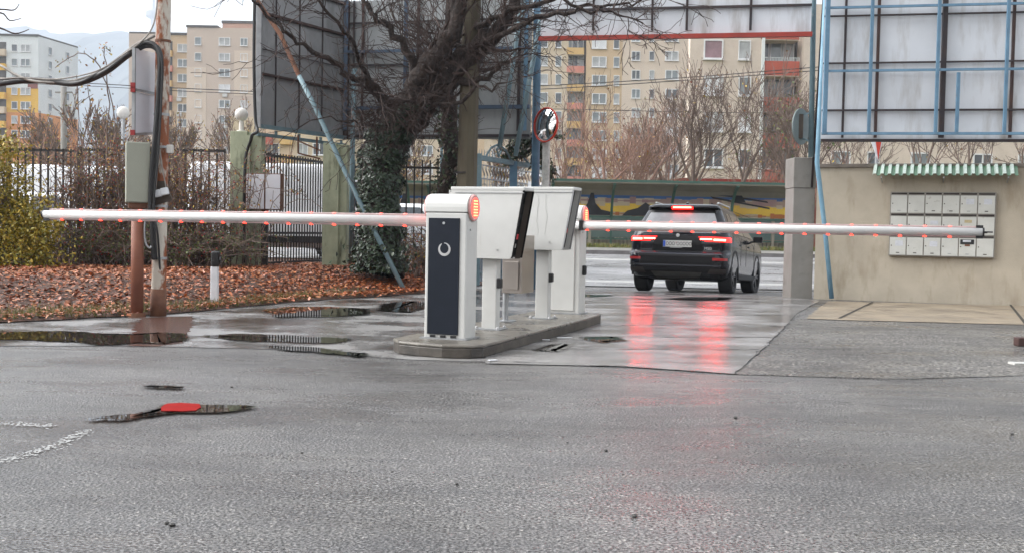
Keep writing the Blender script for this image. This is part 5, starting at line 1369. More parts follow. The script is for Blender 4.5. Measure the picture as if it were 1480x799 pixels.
# ------------------------------------------------------------------ apartment buildings
def unit_window(kind, pane):
    """1 x 1 unit window looking to -y: frame, mullion, sill; pane is a sub-part"""
    m = MB(); w_ = .07
    m.box((0, -.05, .5-w_/2), (1, .12, w_)); m.box((0, -.05, -.5+w_/2), (1, .12, w_)); m.box((-.5+w_/2, -.05, 0), (w_, .12, 1-2*w_)); m.box((.5-w_/2, -.05, 0), (w_, .12, 1-2*w_))
    if kind == 2: m.box((0, -.05, 0), (w_, .10, 1-2*w_))
    if kind == 3: m.box((-.17, -.05, 0), (.05, .10, 1-2*w_)); m.box((.17, -.05, 0), (.05, .10, 1-2*w_))
    m.box((0, -.12, -.53), (1.08, .26, .05))
    f = m.data_ = None
    me = bpy.data.meshes.new('window'); me.from_pydata(m.v, [], m.f); me.materials.append(M['win_frame'])
    m2 = MB(); m2.box((0, -.02, 0), (.88, .03, .88)); mp_ = bpy.data.meshes.new('pane'); mp_.from_pydata(m2.v, [], m2.f); mp_.materials.append(M[pane])
    return me, mp_
WIN = {}
def win(parent, x, z, w_, h_, kind=2, pane='pane_mid', y=0):
    k = (kind, pane)
    if k not in WIN: WIN[k] = unit_window(kind, pane)
    o = bpy.data.objects.new('window', WIN[k][0]); COL.objects.link(o); o.parent = parent; o.location = (x, y, z); o.scale = (w_, 1, h_)
    p = bpy.data.objects.new('pane', WIN[k][1]); COL.objects.link(p); p.parent = o
    return o
AC = MB(); AC.box((0, -.2, 0), (.85, .35, .6)); AC.box((0, -.385, 0), (.5, .02, .5))
acme = bpy.data.meshes.new('air_conditioner'); acme.from_pydata(AC.v, [], AC.f); acme.materials.append(M['aircon'])
def aircon(parent, x, z, y=0):
    o = bpy.data.objects.new('air_conditioner', acme); COL.objects.link(o); o.parent = parent; o.location = (x, y, z)
def bld(name, label, Y, px0, px1):
    a = at(px0, 330, Y); b = at(px1, 330, Y)
    t = thing(name, (a.x, Y, .3), label, 'apartment building')
    LX = lambda px, py=200: at(px, py, Y).x-a.x
    LZ = lambda py, px=None: at(px if px else (px0+px1)/2, py, Y).z-.3
    return t, LX, LZ
def wallbox(t, x0, x1, z0, z1, depth, mt, y=0, name='wall'):
    return MB().box(((x0+x1)/2, y+depth/2, (z0+z1)/2), (x1-x0, depth, z1-z0)).build(name, mt, t, local=True)
rb = random.Random(33)
PN = ['pane_dark', 'pane_mid', 'pane_mid', 'pane_light', 'pane_light', 'pane_blind']
# left beige block (two sections)
Y = 206; t, LX, LZ = bld('apartment_building', 'beige ten storey panel block left of the leftmost dark billboard', Y, 185, 500)
zA = at(230, 52, Y).z; zB = at(330, 45, Y).z; zC = at(340, 34, Y).z
wallbox(t, 0, LX(240), 0, zA, 14, 'f_tan'); wallbox(t, LX(240), LX(272), 0, zA-.02, 13.5, 'f_ochre', .6)
wallbox(t, LX(272), LX(500), 0, zB, 15, 'f_tan', -1.2); wallbox(t, LX(316), LX(500), zB, zC, 9, 'f_pink', 2, 'roof_house')
wallbox(t, LX(315), LX(500), zC, zC+.5, 9.6, 'recess', 1.8, 'roof_edge')
wallbox(t, LX(185), LX(272), zA, zA+.4, 15, 'recess', .3, 'roof_edge'); wallbox(t, LX(271), LX(316), zB, zB+.4, 15, 'recess', -1.4, 'roof_edge')
for k in range(8):
    py = 69+21.7*k
    if k < 7:
        z = LZ(py, 255); win(t, LX(263, py), z, 2.0, 1.5, 2, rb.choice(PN), .6)
        wallbox(t, LX(240.5), LX(247), z-1.2, z+1.2, .2, 'recess', .45, 'balcony'); wallbox(t, LX(240.5), LX(248), z-1.7, z-.6, .9, rb.choice(['bal_yellow', 'f_ochre', 'bal_salmon']), -.4, 'balcony_panel')
        if rb.random() < .5: aircon(t, LX(258, py), z-1.25, .6)
    py = 62+22.4*k
    z = LZ(py, 320)
    for cx_, w_ in ((289, 1.2), (327, 2.1), (355, 1.35), (400, 2.1), (440, 1.2), (470, 2.1)):
        win(t, LX(cx_, py), z-(cx_-320)*.0, w_, 1.45, 2 if w_ > 1.3 else 1, rb.choice(PN), -1.2)
        if rb.random() < .22: aircon(t, LX(cx_+1, py), z-1.3, -1.2)
wallbox(t, LX(272), LX(300), 0, LZ(100), .05, 'f_beige', -1.25, 'wall_band'); wallbox(t, LX(340), LX(500), LZ(140), LZ(75), .05, 'f_beige', -1.25, 'wall_band')
# white block far left
Y = 222; t, LX, LZ = bld('apartment_building', 'white block with yellow and orange lower storeys at the far left', Y, 55, 115)
zt_ = at(55, 53, Y).z-.3
t.rotation_euler = (0, 0, 0)
zy0, zy1 = LZ(128, 40), LZ(163, 40)
rf = thing  # noqa
Lw = at(55, 330, Y).x-at(-70, 330, Y).x
wallbox(t, -Lw, 0, zy0, zt_, 13, 'f_white'); wallbox(t, -Lw, 0, zy1, zy0, 13, 'f_yellow'); wallbox(t, -Lw, 0, 0, zy1, 13, 'f_orange')
# receding right wing, turned
wg_pts = [(0, 0), (at(112, 330, Y+14).x-at(55, 330, Y).x, 14), (at(112, 330, Y+14).x-at(55, 330, Y).x-8, 20), (-8, 12)]
for z0, z1, mt in ((zy0, zt_, 'f_white'), (zy1, zy0, 'f_white'), (0, zy1, 'f_orange')):
    m = MB(); m.prism(wg_pts, z0, z1 if mt != 'f_orange' else z1); m.build('wall', mt, t, local=True)
m = MB(); m.prism([(x*1.02-.1, y*1.02-.2) for x, y in wg_pts], zt_, zt_+.35); m.box((-Lw/2, 6.5, zt_+.18), (Lw+.3, 13.6, .35)); m.build('roof_edge', 'recess', t, local=True)
wallbox(t, LX(40), LX(54.5), zy0-.05, LZ(118, 40), .06, 'f_maroon', -.06, 'wall_band')
for k in range(7):
    py = 70+20.7*k; z = LZ(py, 40)
    for cx_, w_ in ((21, 1.2), (37, 2.0), (-22, 2.0), (-50, 1.2)): win(t, LX(cx_, py), z, w_, 1.5, 2 if w_ > 1.5 else 1, rb.choice(['pane_dark', 'pane_mid', 'pane_light']))
    wallbox(t, LX(-8), LX(9), z-1.0, z+1.1, .05, 'recess', -.05, 'balcony'); wallbox(t, LX(-8), LX(9.5), z-1.7, z-.4, 1.0, 'f_yellow' if k % 2 else 'f_cream', -1.0, 'balcony_panel')
    for u in (.28, .72):
        x = wg_pts[1][0]*u; y = 14*u; ang = math.atan2(14, wg_pts[1][0])
        o = win(t, x, z+.1, 1.3, 1.6, 1, 'pane_mid', y); o.rotation_euler = (0, 0, ang); o.location = (x+.02, y-.02, z+.1)
# middle long block
Y = 166; t, LX, LZ = bld('apartment_building', 'long block with cream, ochre and beige fronts behind the bare trees', Y, 505, 992)
ztop = at(800, 22, Y).z
def LZm(py, px): return at(px, py, Y).z-.3
secs = [(505, 640, 'f_cream'), (640, 700, 'f_ochre'), (700, 780, 'f_cream'), (780, 819, 'f_cream'), (845, 897, 'f_ochre'), (897, 1010, 'f_beige')]
wallbox(t, LX(819), LX(845), 0, ztop, 12, 'recess', 1.6, 'balcony_recess')
for i, (a_, b_, mt) in enumerate(secs): wallbox(t, LX(a_), LX(b_), 0, ztop+ (i % 3)*.02, 14, mt, .0 if i % 2 else .03)
for k in range(9):
    py = 62+26.6*k
    for cx_, w_ in ((786, 1.2), (807, .9), (866, 2.2), (891, .85), (520, 1.2), (552, 2), (590, 1.5), (617, 1.8), (660, 2), (720, 2), (752, 1.2)):
        z = LZm(py+(cx_-800)*.019, cx_); win(t, LX(cx_, py), z, w_, 1.55, 2 if w_ > 1.3 else 1, rb.choice(PN))
    z = LZm(py, 832); x0, x1 = LX(819.5, py), LX(844.5, py)
    for q_ in range(3): win(t, lerp(x0, x1, (q_+.5)/3), z+.15, (x1-x0)/3*.95, 1.9, 1, rb.choice(['pane_dark', 'pane_mid', 'pane_light']), 1.5)
    wallbox(t, x0, x1, z-1.75, z-.75, .15, 'bal_yellow' if k % 2 == 0 else 'bal_salmon', -.1, 'balcony_panel')
    wallbox(t, x0, x1, z-1.80, z-1.76, 1.7, 'f_cream', -.1, 'balcony_slab')
    py = 54+27.3*k
    for cx_, w_ in ((919, 1.3), (942, .75), (971, 2.0)):
        z = LZm(py, cx_); win(t, LX(cx_, py), z, w_, 1.4, 2 if w_ > 1 else 1, rb.choice(PN), .0)
        if cx_ == 971 and rb.random() < .5: aircon(t, LX(cx_, py), z-1.15)
# low annexe row seen below the dark billboards
Y = 120; t, LX, LZ = bld('apartment_building', 'beige block with red and yellow balconies seen below the dark billboards', Y, 372, 500)
zt_ = at(440, 175, Y).z
wallbox(t, LX(330), LX(500), 0, zt_, 12, 'f_cream')
for k in range(4):
    py = 216+28*k; 
    for cx_, w_ in ((347, 1.3), (393, 1.7), (438, 1.1), (462, 1.5)): win(t, LX(cx_, py), LZ(py, cx_), w_, 1.3, 2, rb.choice(PN))
    for cx_, mt in ((386, 'bal_red'), (415, 'bal_yellow')):
        z = LZ(py-13, cx_); wallbox(t, LX(cx_-9), LX(cx_+9), z-.5, z+.45, .8, mt, -.8, 'balcony_panel')
# right big rough block
Y = 86; t, LX, LZ = bld('apartment_building', 'nearer rough beige block with large windows and red balconies left of the blue masts', Y, 991, 1560)
def LZr(py, px): return at(px, py, Y).z-.3
zt_ = at(1050, 10, Y).z
wallbox(t, 0, LX(1098), 0, zt_, 1.0, 'f_rough'); wallbox(t, LX(1158), LX(1600), 0, zt_+.02, 14, 'f_rough', .02)
wallbox(t, LX(1098), LX(1158), 0, zt_, 12, 'recess', 1.7, 'balcony_recess'); wallbox(t, LX(1097), LX(1101), 0, zt_, .25, 'f_white', -.25, 'downpipe')
wallbox(t, LX(1156), LX(1160), 0, zt_, 1.6, 'f_tan', .03, 'balcony_side')
panes = [['pane_pink', 'pane_light'], ['pane_blind', 'pane_mid'], ['pane_light', 'pane_blind'], ['pane_dark', 'pane_dark'], ['pane_mid', 'pane_dark'], ['pane_mid', 'pane_light']]
for k in range(6):
    py = 20+52*k if False else 72+52.3*k-52.3
    for j, (cx_, w_, kd) in enumerate(((1031, 1.45, 1 if k < 2 else 2), (1076, .85, 1), (1215, 1.45, 2), (1262, .85, 1), (1330, 1.45, 2), (1420, 1.45, 2), (1480, .85, 1), (1530, 1.45, 2))):
        z = LZr(py+(cx_-1031)*.02, cx_); ww = 1.5 if w_ > 1 else .95
        win(t, LX(cx_, py), z, ww, 1.5, kd, panes[(k+5) % 6 if k == 0 else k-1][j] if j < 2 else rb.choice(PN[:4]), 0 if j < 2 else .02)
    z = LZr(py+1, 1128); x0, x1 = LX(1101, py), LX(1155.5, py)
    for q_ in range(3): win(t, lerp(x0, x1, (q_+.5)/3), z+.1, (x1-x0)/3*.94, 1.75, 1, rb.choice(['pane_dark', 'pane_mid', 'pane_light']), 1.6)
    wallbox(t, x0, x1, z-1.95, z-.85, .14, 'bal_red', -.12, 'balcony_panel'); wallbox(t, x0, x1, z-2.02, z-1.96, 1.8, 'f_tan', -.1, 'balcony_slab')
    if k == 1:
        m = MB(); 
        for q_ in range(26): m.box((lerp(x0, x1, q_/25), -.06, z-.72), (.025, .02, .26))
        m.box(((x0+x1)/2, -.06, z-.58), (x1-x0, .03, .03)); m.build('balcony_rail', 'f_white', t, local=True)

# ------------------------------------------------------------------ bus shelters
def shelter(px0, px1, Y, label):
    A = at(px0, 330, Y); B = at(px1, 330, Y); zg = gh(A.x, Y)+.15; L = B.x-A.x
    t = thing('bus_shelter', (A.x, Y, zg), label, 'bus shelter')
    Z = lambda py: at((px0+px1)/2, py, Y).z-zg
    zr = Z(266); zm0 = Z(314); zm1 = Z(280)
    # roof with curved rear
    pr = [(-1.5, zr-.02), (-.6, zr+.06), (0, zr-.02), (.35, zr-.22), (.52, zr-.5)]
    m = MB()
    for (a_, b_) in zip(pr, pr[1:]): m.extr([(0, a_[0], a_[1]), (0, b_[0], b_[1]), (0, b_[0], b_[1]-.07), (0, a_[0], a_[1]-.07)], (L, 0, 0))
    m.build('roof', 'shelter_roof', t, local=True)
    MB().box((L/2, -1.52, zr+.01), (L, .05, .09)).build('fascia', 'shelter_green', t, local=True)
    nb = 5
    for k in range(nb):
        x = lerp(.05, L-.3, k/(nb-1)); m = MB()
        P = [(x, -1.45, zr-.10), (x, -.9, zr-.28), (x, -.35, zr-.75), (x, -.12, zr-1.3), (x, -.05, zm0)]
        for a_, b_ in zip(P, P[1:]): m.bar(a_, b_, .10, .12)
        m.bar((x, -.05, zm0), (x, -.05, 0), .08); m.build('rib', 'shelter_green', t, local=True)
    m = MB(); m.box((L/2, .52, (zm0+zr-.2)/2), (L, .05, zr-.2-zm0)); mu = m.build('mural_panel', 'm_cream', t, local=True)
    r = random.Random(int(px0)); H = zr-.2-zm0; y_ = .485
    def band(v0, v1, mt, seg=26, jag=.05, gap=0):
        m = MB(); up_ = []; dn_ = []
        for i in range(seg):
            x0 = L*i/seg; x1 = L*(i+1)/seg; k_ = .12 if r.random() < gap else 1; c_ = zm0+H*(v0+v1)/2; h_ = (H*(v1-v0)/2+r.uniform(-jag, jag)*H*.5)*k_
            up_ += [(x0, y_, c_+h_), (x1, y_, c_+h_)]; dn_ += [(x0, y_, c_-h_*.9), (x1, y_, c_-h_*.9)]
        m.extr(up_[::-1]+dn_, (0, .011, 0))
        m.build('mural_band', mt, mu, local=True)
    band(.62, 1.0, 'm_blue'); y_ -= .013; band(.46, .64, 'm_pink', 40, .12, .25); y_ -= .013; band(.10, .40, 'm_yellow', 40, .12); y_ -= .013; band(.02, .16, 'm_orange', 60, .1, .5); y_ -= .013
    def sil(pts, x, s):
        m = MB(); m.extr([(x+a_*s, y_, zm0+b_*H) for a_, b_ in pts], (0, .01, 0)); m.build('mural_silhouette', 'm_black', mu, local=True)
    hillp = [(-.9, .02), (.9, .02), (.8, .15), (.4, .22), (.15, .45), (.05, .9), (-.12, 1.0), (-.05, .8), (-.2, .4), (-.5, .2), (-.8, .15)]
    sil(hillp, L*.17, 1.0); sil([(-.12, .0), (.12, 0), (.06, .25), (.16, .32), (0, .42), (-.16, .32), (-.06, .25)], L*.08, 1.0)
    sil([(-1, .02), (1, .02), (1.0, .40), (.5, .46), (.2, .34), (-.1, .5), (-.4, .3), (-.8, .2)], L*.40, 1.1)
    sil([(-1.3, .92), (1.2, .62), (1.25, .56), (-1.2, .84)], L*.77, 1.0); sil([(-1.2, .76), (1.3, .40), (1.32, .34), (-1.1, .68)], L*.77, 1.0); sil([(-.35, .86), (.1, .84), (.3, .56), (-.2, .60)], L*.77, 1.0)
    sil([(-.25, 0), (0, .55), (.35, 0), (.25, 0), (0, .35), (-.15, 0)], L*.66, 1.0)
    m = MB()
    for k in range(4): m.bar((L*.66, y_, zm0+.5*H), (L*.66+.6+.35*k, y_, zm0+.02), .03, .01)
    m.build('mural_silhouette', 'm_black', mu, local=True)
    MB().box((L/2, -.02, zm0-.04), (L, .07, .09)).build('rail', 'shelter_green', t, local=True)
    zc0 = Z(347)
    MB().box((L/2, .50, (zm0+zc0)/2), (L, .03, zm0-zc0-.1)).build('glass_panel', 'shelter_glass', t, local=True)
    MB().box((L/2, -.02, zc0), (L, .07, .07)).build('rail', 'shelter_green', t, local=True)
    m = MB()
    for k in range(60): m.box((L*(k+.5)/60, .3, zc0/2), (L/60*.8, .12, zc0-.06))
    m.box((L/2, .38, zc0/2), (L, .1, zc0-.08)); m.build('concrete_base', 'shelter_roof', t, local=True)
    for x in (L*.16, L*.50, L*.9):
        m = MB(); m.box((x, -.1, (zm0-.1)/2), (.12, .12, zm0-.1)); m.build('post', 'shelter_roof', t, local=True)
    return t
shelter(795, 1152, 46.5, 'long bus shelter with green edged roof and painted mural, beyond the street')
shelter(560, 690, 47.5, 'second bus shelter beyond the street, seen between the two ivy trunks')
b0 = at(1100, 300, 58); 
kw = thing('kiosk_building', (at(1020, 330, 58).x, 58, .37), 'low dark red kiosk roof behind the right half of the bus shelter', 'kiosk')
x0, x1 = at(985, 330, 58).x, at(1182, 330, 58).x
MB().box(((x0+x1)/2, 60, (at(1100, 265, 58).z+.37)/2), (x1-x0, 4, at(1100, 265, 58).z-.37)).build('wall', 'f_maroon', kw)
MB().box(((x0+x1)/2, 60, at(1100, 263, 58).z), (x1-x0+.4, 4.4, .2)).build('roof', 'red_beam', kw)
# power lines over the street
def wire(name, label, pts, r_, mt='cable'):
    return cable(name, label, pts, r_, mt, 'overhead wires across the street')
wire('overhead_wire', 'upper overhead wire climbing right across the ochre and beige blocks', [(600, 132, 62), (790, 124, 60), (985, 113, 58), (1175, 98, 56), (1500, 72, 54)], .022)
wire('overhead_wire', 'second overhead wire just below the upper one', [(600, 136, 62), (790, 129, 60), (985, 117, 58), (1175, 103, 56), (1500, 78, 54)], .022)
wire('overhead_wire', 'lowest overhead wire running level across the beige blocks', [(600, 160, 60), (790, 158, 60), (985, 162, 60), (1175, 164, 60), (1500, 164, 60)], .018)
wire('overhead_wire', 'left overhead wire crossing in front of the beige ten storey block', [(-60, 112, 60), (110, 120, 60), (240, 127, 60), (372, 133, 60), (520, 140, 62)], .022)
wire('overhead_wire', 'thin left overhead wire just below the first', [(-60, 118, 60), (110, 124, 60), (240, 131, 60), (372, 137, 60), (520, 145, 62)], .016)
c = at(93, 330, 58); up = thing('utility_pole', (c.x, 58, .3), 'grey concrete utility pole in front of the orange and white block', 'utility pole')
MB().tube([(c.x, 58, .3), at(92, 126, 58)], [.20, .15], 10).build('shaft', 'pillar_grey', up, smooth=True)
m = MB(); m.bar(at(80, 134, 58), at(104, 134, 58), .08); m.build('crossarm', 'pillar_grey', up)

# ------------------------------------------------------------------ trees
def grow(mb, p, d, L, r_, lv, rng, minr=.012, kids=(2, 4), spread=.6, up=.15, wob=.18, leaves=None, leafp=0, lsize=.1, decay=.68, n=None, fine=None):
    nseg = 4 if lv > 1 else 3
    pts = [Vector(p)]; rs = [r_]; d = Vector(d).normalized()
    r_end = max(minr, r_*(.55 if lv > 0 else .4))
    for k in range(nseg):
        d = (d+Vector((rng.gauss(0, wob), rng.gauss(0, wob), rng.gauss(0, wob)+up*.25))).normalized()
        pts.append(pts[-1]+d*(L/nseg)); rs.append(lerp(r_, r_end, (k+1)/nseg))
    tgt = fine if (fine is not None and lv <= 1) else mb
    tgt.tube(pts, rs, 7 if r_ > .12 else (5 if r_ > .04 else 3), cap=False)
    if leaves is not None and lv <= 1:
        for _ in range(int(leafp)+(1 if rng.random() < leafp % 1 else 0)):
            q = rng.choice(pts[1:]); leaves.leaf(q+Vector((rng.gauss(0, .06), rng.gauss(0, .06), rng.gauss(0, .06))), lsize*rng.uniform(.6, 1.3), rng)
    if lv <= 0: return
    nk = rng.randint(*kids)
    for i in range(nk):
        t_ = rng.uniform(.35, 1.0); idx = min(nseg-1, int(t_*nseg)); f_ = t_*nseg-idx
        q = pts[idx].lerp(pts[idx+1], f_); dd = (pts[idx+1]-pts[idx]).normalized()
        ax = dd.orthogonal().normalized(); ax.rotate(Matrix.Rotation(rng.uniform(0, 6.28), 3, dd))
        nd = (dd+ax*rng.uniform(spread*.6, spread*1.4)+Vector((0, 0, up))).normalized()
        grow(mb, q, nd, L*decay*rng.uniform(.75, 1.15), max(minr, lerp(rs[idx], rs[idx+1], f_)*rng.uniform(.5, .72)), lv-1, rng, minr, kids, spread, up, wob, leaves, leafp, lsize, decay, n, fine)
    nd = (d+Vector((rng.gauss(0, .15), rng.gauss(0, .15), .1))).normalized()
    grow(mb, pts[-1], nd, L*decay*1.05, r_end, lv-1, rng, minr, kids, spread, up, wob, leaves, leafp, lsize, decay, n, fine)

def bare_tree(px, Y, py_top, label, seed, r0=.14, lean=0, lv=5, twig='twig_brown', bark='bark_far', kids=(2, 3), spread=.55, group='bare trees beyond the street', minr=.016, stems=1, leafm_=None, leafp=0, lsize=.12, h_frac=.36):
    rng = random.Random(seed); base = at(px, 330, Y); zg = gh(base.x, Y); H = at(px, py_top, Y).z-zg
    t = thing('bare_tree', (base.x, Y, zg), label, 'tree', group)
    tr = MB(); cr = MB(); lf = MB()
    for s in range(stems):
        d = Vector((lean+(rng.uniform(-.4, .4) if stems > 1 else 0), rng.uniform(-.15, .15), 1)).normalized()
        L = H*h_frac; P = Vector((base.x+(rng.uniform(-.25, .25) if stems > 1 else 0), Y, zg-.05))
        pts = [P]; rs = [r0*1.15]
        for k in range(4): d = (d+Vector((rng.gauss(0, .06), rng.gauss(0, .06), .04))).normalized(); pts.append(pts[-1]+d*L/4); rs.append(r0*(1-.1*(k+1)))
        tr.tube(pts, rs, 8, cap=False)
        for k in range(3):
            a_ = rng.uniform(0, 6.28); nd = (d+Vector((math.cos(a_), math.sin(a_), 0))*spread*rng.uniform(.7, 1.2)).normalized()
            grow(cr, pts[-1-rng.randint(0, 1)] if k else pts[-1], nd, H*.23, rs[-1]*.75, lv-1, rng, minr, kids, spread, .18, .13, lf, leafp, lsize, .72)
        grow(cr, pts[-1], d, H*.25, rs[-1], lv-1, rng, minr, kids, spread, .18, .12, lf, leafp, lsize, .72)
    tr.build('trunk', bark, t, smooth=True); cr.build('crown', twig, t)
    if lf.v: lf.build('leaves', leafm_ or 'rose_leaf', t)
    return t
TL = [
 (800, 60, 160, 'slender bare tree just right of the convex mirror', 101, .10, .05, 5, 'twig_pink', 2, 1),
 (826, 66, 95, 'tall bare tree in front of the red and yellow balconies', 102, .13, -.06, 5, 'twig_brown', 3, 1),
 (852, 56, 175, 'bare reddish tree left of the leaning one, low and dense', 103, .12, .02, 5, 'twig_pink', 3, 2),
 (868, 54, 140, 'bare tree with thick trunks leaning right, left of the SUV roof', 104, .17, .42, 5, 'twig_pink', 3, 2),
 (905, 62, 165, 'pinkish brown bushy bare tree behind the leaning one', 105, .12, -.08, 5, 'twig_pink', 3, 2),
 (936, 58, 130, 'bare tree with upright limbs above the SUV roof', 106, .14, .05, 5, 'twig_brown', 3, 2),
 (962, 64, 150, 'smaller bare tree right above the brake light', 107, .10, .1, 5, 'twig_pink', 3, 1),
 (1000, 52, 92, 'big dark bare tree forking in front of the rough beige block', 108, .18, -.06, 5, 'twig_brown', 3, 1),
 (1040, 53, 75, 'dark bare tree leaning right in front of the smaller windows', 109, .15, .38, 5, 'twig_brown', 3, 1),
 (1090, 66, 190, 'low bare bushy tree in front of the white downpipe', 110, .11, .1, 5, 'twig_brown', 3, 2),
 (1152, 50, 128, 'brownish tree with a few green leaves in front of the red balconies', 111, .16, -.12, 5, 'twig_brown', 4, 2),
 (1225, 60, 120, 'bare tree behind the beige wall near its left end', 112, .14, 0, 5, 'twig_brown', 3, 1),
 (1305, 56, 100, 'bare tree behind the beige wall above the mailboxes', 113, .15, .05, 5, 'twig_brown', 3, 1),
 (1395, 60, 110, 'bare tree behind the beige wall right of the mailboxes', 114, .15, -.05, 5, 'twig_brown', 3, 1),
 (1470, 58, 120, 'bare tree behind the beige wall at the right edge', 115, .15, 0, 5, 'twig_brown', 3, 1)]
for (px_, Y_, top_, lb_, sd_, r_, ln_, lv_, tw_, kk, st_) in TL:
    bare_tree(px_, Y_, top_, lb_, sd_, r_, ln_, lv_, tw_, 'bark_far' if sd_ not in (104, 108, 109) else 'bark', (1 if sd_ not in (108, 109) else 2, kk), .62, stems=st_, minr=.012,
              leafm_='green_leaf' if sd_ == 111 else 'rose_leaf', leafp={111: .35, 103: .3, 105: .3, 102: .1}.get(sd_, .05), lsize=.15)
for i, (px_, Y_, top_, lb_) in enumerate([(48, 62, 165, 'bare tree in front of the orange storeys at the far left'), (130, 50, 140, 'bare tree with yellowish leaves between the shrub and the narrow white board'), (162, 56, 165, 'bushy bare tree below the hill, left of the cabinet'), (262, 60, 170, 'bare tree in front of the beige ten storey block'), (318, 66, 150, 'slim bare tree left of the globe lamp'), (430, 52, 232, 'low bare tree behind the barred gate'), (598, 60, 205, 'thin bare tree between the ivy trunks'), (720, 56, 215, 'leafless tree behind the blue gate')]):
    bare_tree(px_, Y_, top_, lb_, 200+i, .12, 0, 5, 'twig_brown', 'bark_far', (2, 3), .55, leafm_='rose_leaf', leafp=.5, lsize=.15, group='bare trees behind the fence')
def hedge(px, Y, w_, h_, label, seed):
    r = random.Random(seed); b = at(px, 330, Y); zg = gh(b.x, Y); t = thing('bush', (b.x, Y, zg), label, 'bush', 'bushes beyond the fence')
    st = MB(); lf = MB()
    for k in range(int((12 if px > 700 else 4)*w_)):
        x = b.x+r.uniform(-w_, w_)*.5; P = [Vector((x, Y+r.uniform(-.6, .6), zg))]; d = Vector((r.gauss(0, .25), r.gauss(0, .25), 1)).normalized(); L = h_*r.uniform(.6, 1.05)
        for q_ in range(5):
            d = (d+Vector((r.gauss(0, .14), r.gauss(0, .14), 0))).normalized(); P.append(P[-1]+d*L/5)
            if q_ > 0:
                for _ in range(2):
                    dd = (d+Vector((r.gauss(0, .5), r.gauss(0, .5), .1))).normalized(); st.tube([P[-1], P[-1]+dd*L*.22, P[-1]+dd*L*.3+Vector((0, 0, .1))], .010, 3, cap=False)
                    if r.random() < .5: lf.leaf(P[-1]+dd*L*.2, .12, r)
        st.tube(P, [.03, .025, .02, .016, .012, .009], 3, cap=False)
    st.build('stems', 'twig_pink', t)
    if lf.v: lf.build('leaves', 'rose_leaf', t)
for i, (px_, Y_, w_, h_, lb_) in enumerate([(830, 58, 5, 3.4, 'reddish bare bush behind the left end of the bus shelter'), (905, 60, 5, 3.8, 'reddish bare bush behind the shelter left of the SUV'), (975, 58, 4, 3.2, 'reddish bare bush behind the shelter above the SUV'), (1120, 56, 4, 4.2, 'reddish bare bush behind the right end of the bus shelter'), (30, 40, 6, 3.6, 'bare bush behind the fence at the far left'), (140, 44, 6, 4.2, 'bare bush behind the fence below the hill'), (290, 46, 6, 4.0, 'bare bush behind the fence left of the globe lamp')]): hedge(px_, Y_, w_, h_, lb_, 300+i)

# foreground crooked tree
def path(pts): return [at(a, b, y) for a, b, y in pts]
def smooth_path(P, k=4):
    Q = []
    for i in range(len(P)-1):
        p0 = P[max(0, i-1)]; p1 = P[i]; p2 = P[i+1]; p3 = P[min(len(P)-1, i+2)]
        for j in range(k):
            t_ = j/k; Q.append(.5*((2*p1)+(p2-p0)*t_+(2*p0-5*p1+4*p2-p3)*t_*t_+(3*p1-p0-3*p2+p3)*t_**3))
    Q.append(P[-1]); return Q
def limb(mb, pts, rs, n=9, jit=.02, rng=None):
    P = smooth_path(path(pts)); R_ = [interp(i/(len(P)-1), [(k/(len(rs)-1), v) for k, v in enumerate(rs)]) for i in range(len(P))]
    if rng: P = [p+Vector((rng.gauss(0, jit), rng.gauss(0, jit), rng.gauss(0, jit))) for p in P]; R_ = [r_*rng.uniform(.9, 1.12) for r_ in R_]
    mb.tube(P, R_, n, cap=False); return P, R_
rng = random.Random(77)
gb = gpt(556, 19.6)
ft = thing('gnarled_tree', tuple(gb), 'large crooked bare tree with an ivy covered trunk in front of the dark billboards', 'tree')
tr = MB(); cr = MB()
yb = 19.6
P0, R0 = limb(tr, [(548, 392, yb), (546, 340, yb), (546, 290, yb), (550, 240, yb), (562, 205, yb), (585, 172, yb-.1), (608, 146, yb-.2)], [.42, .38, .36, .36, .38, .36, .31], 14, .02, rng)
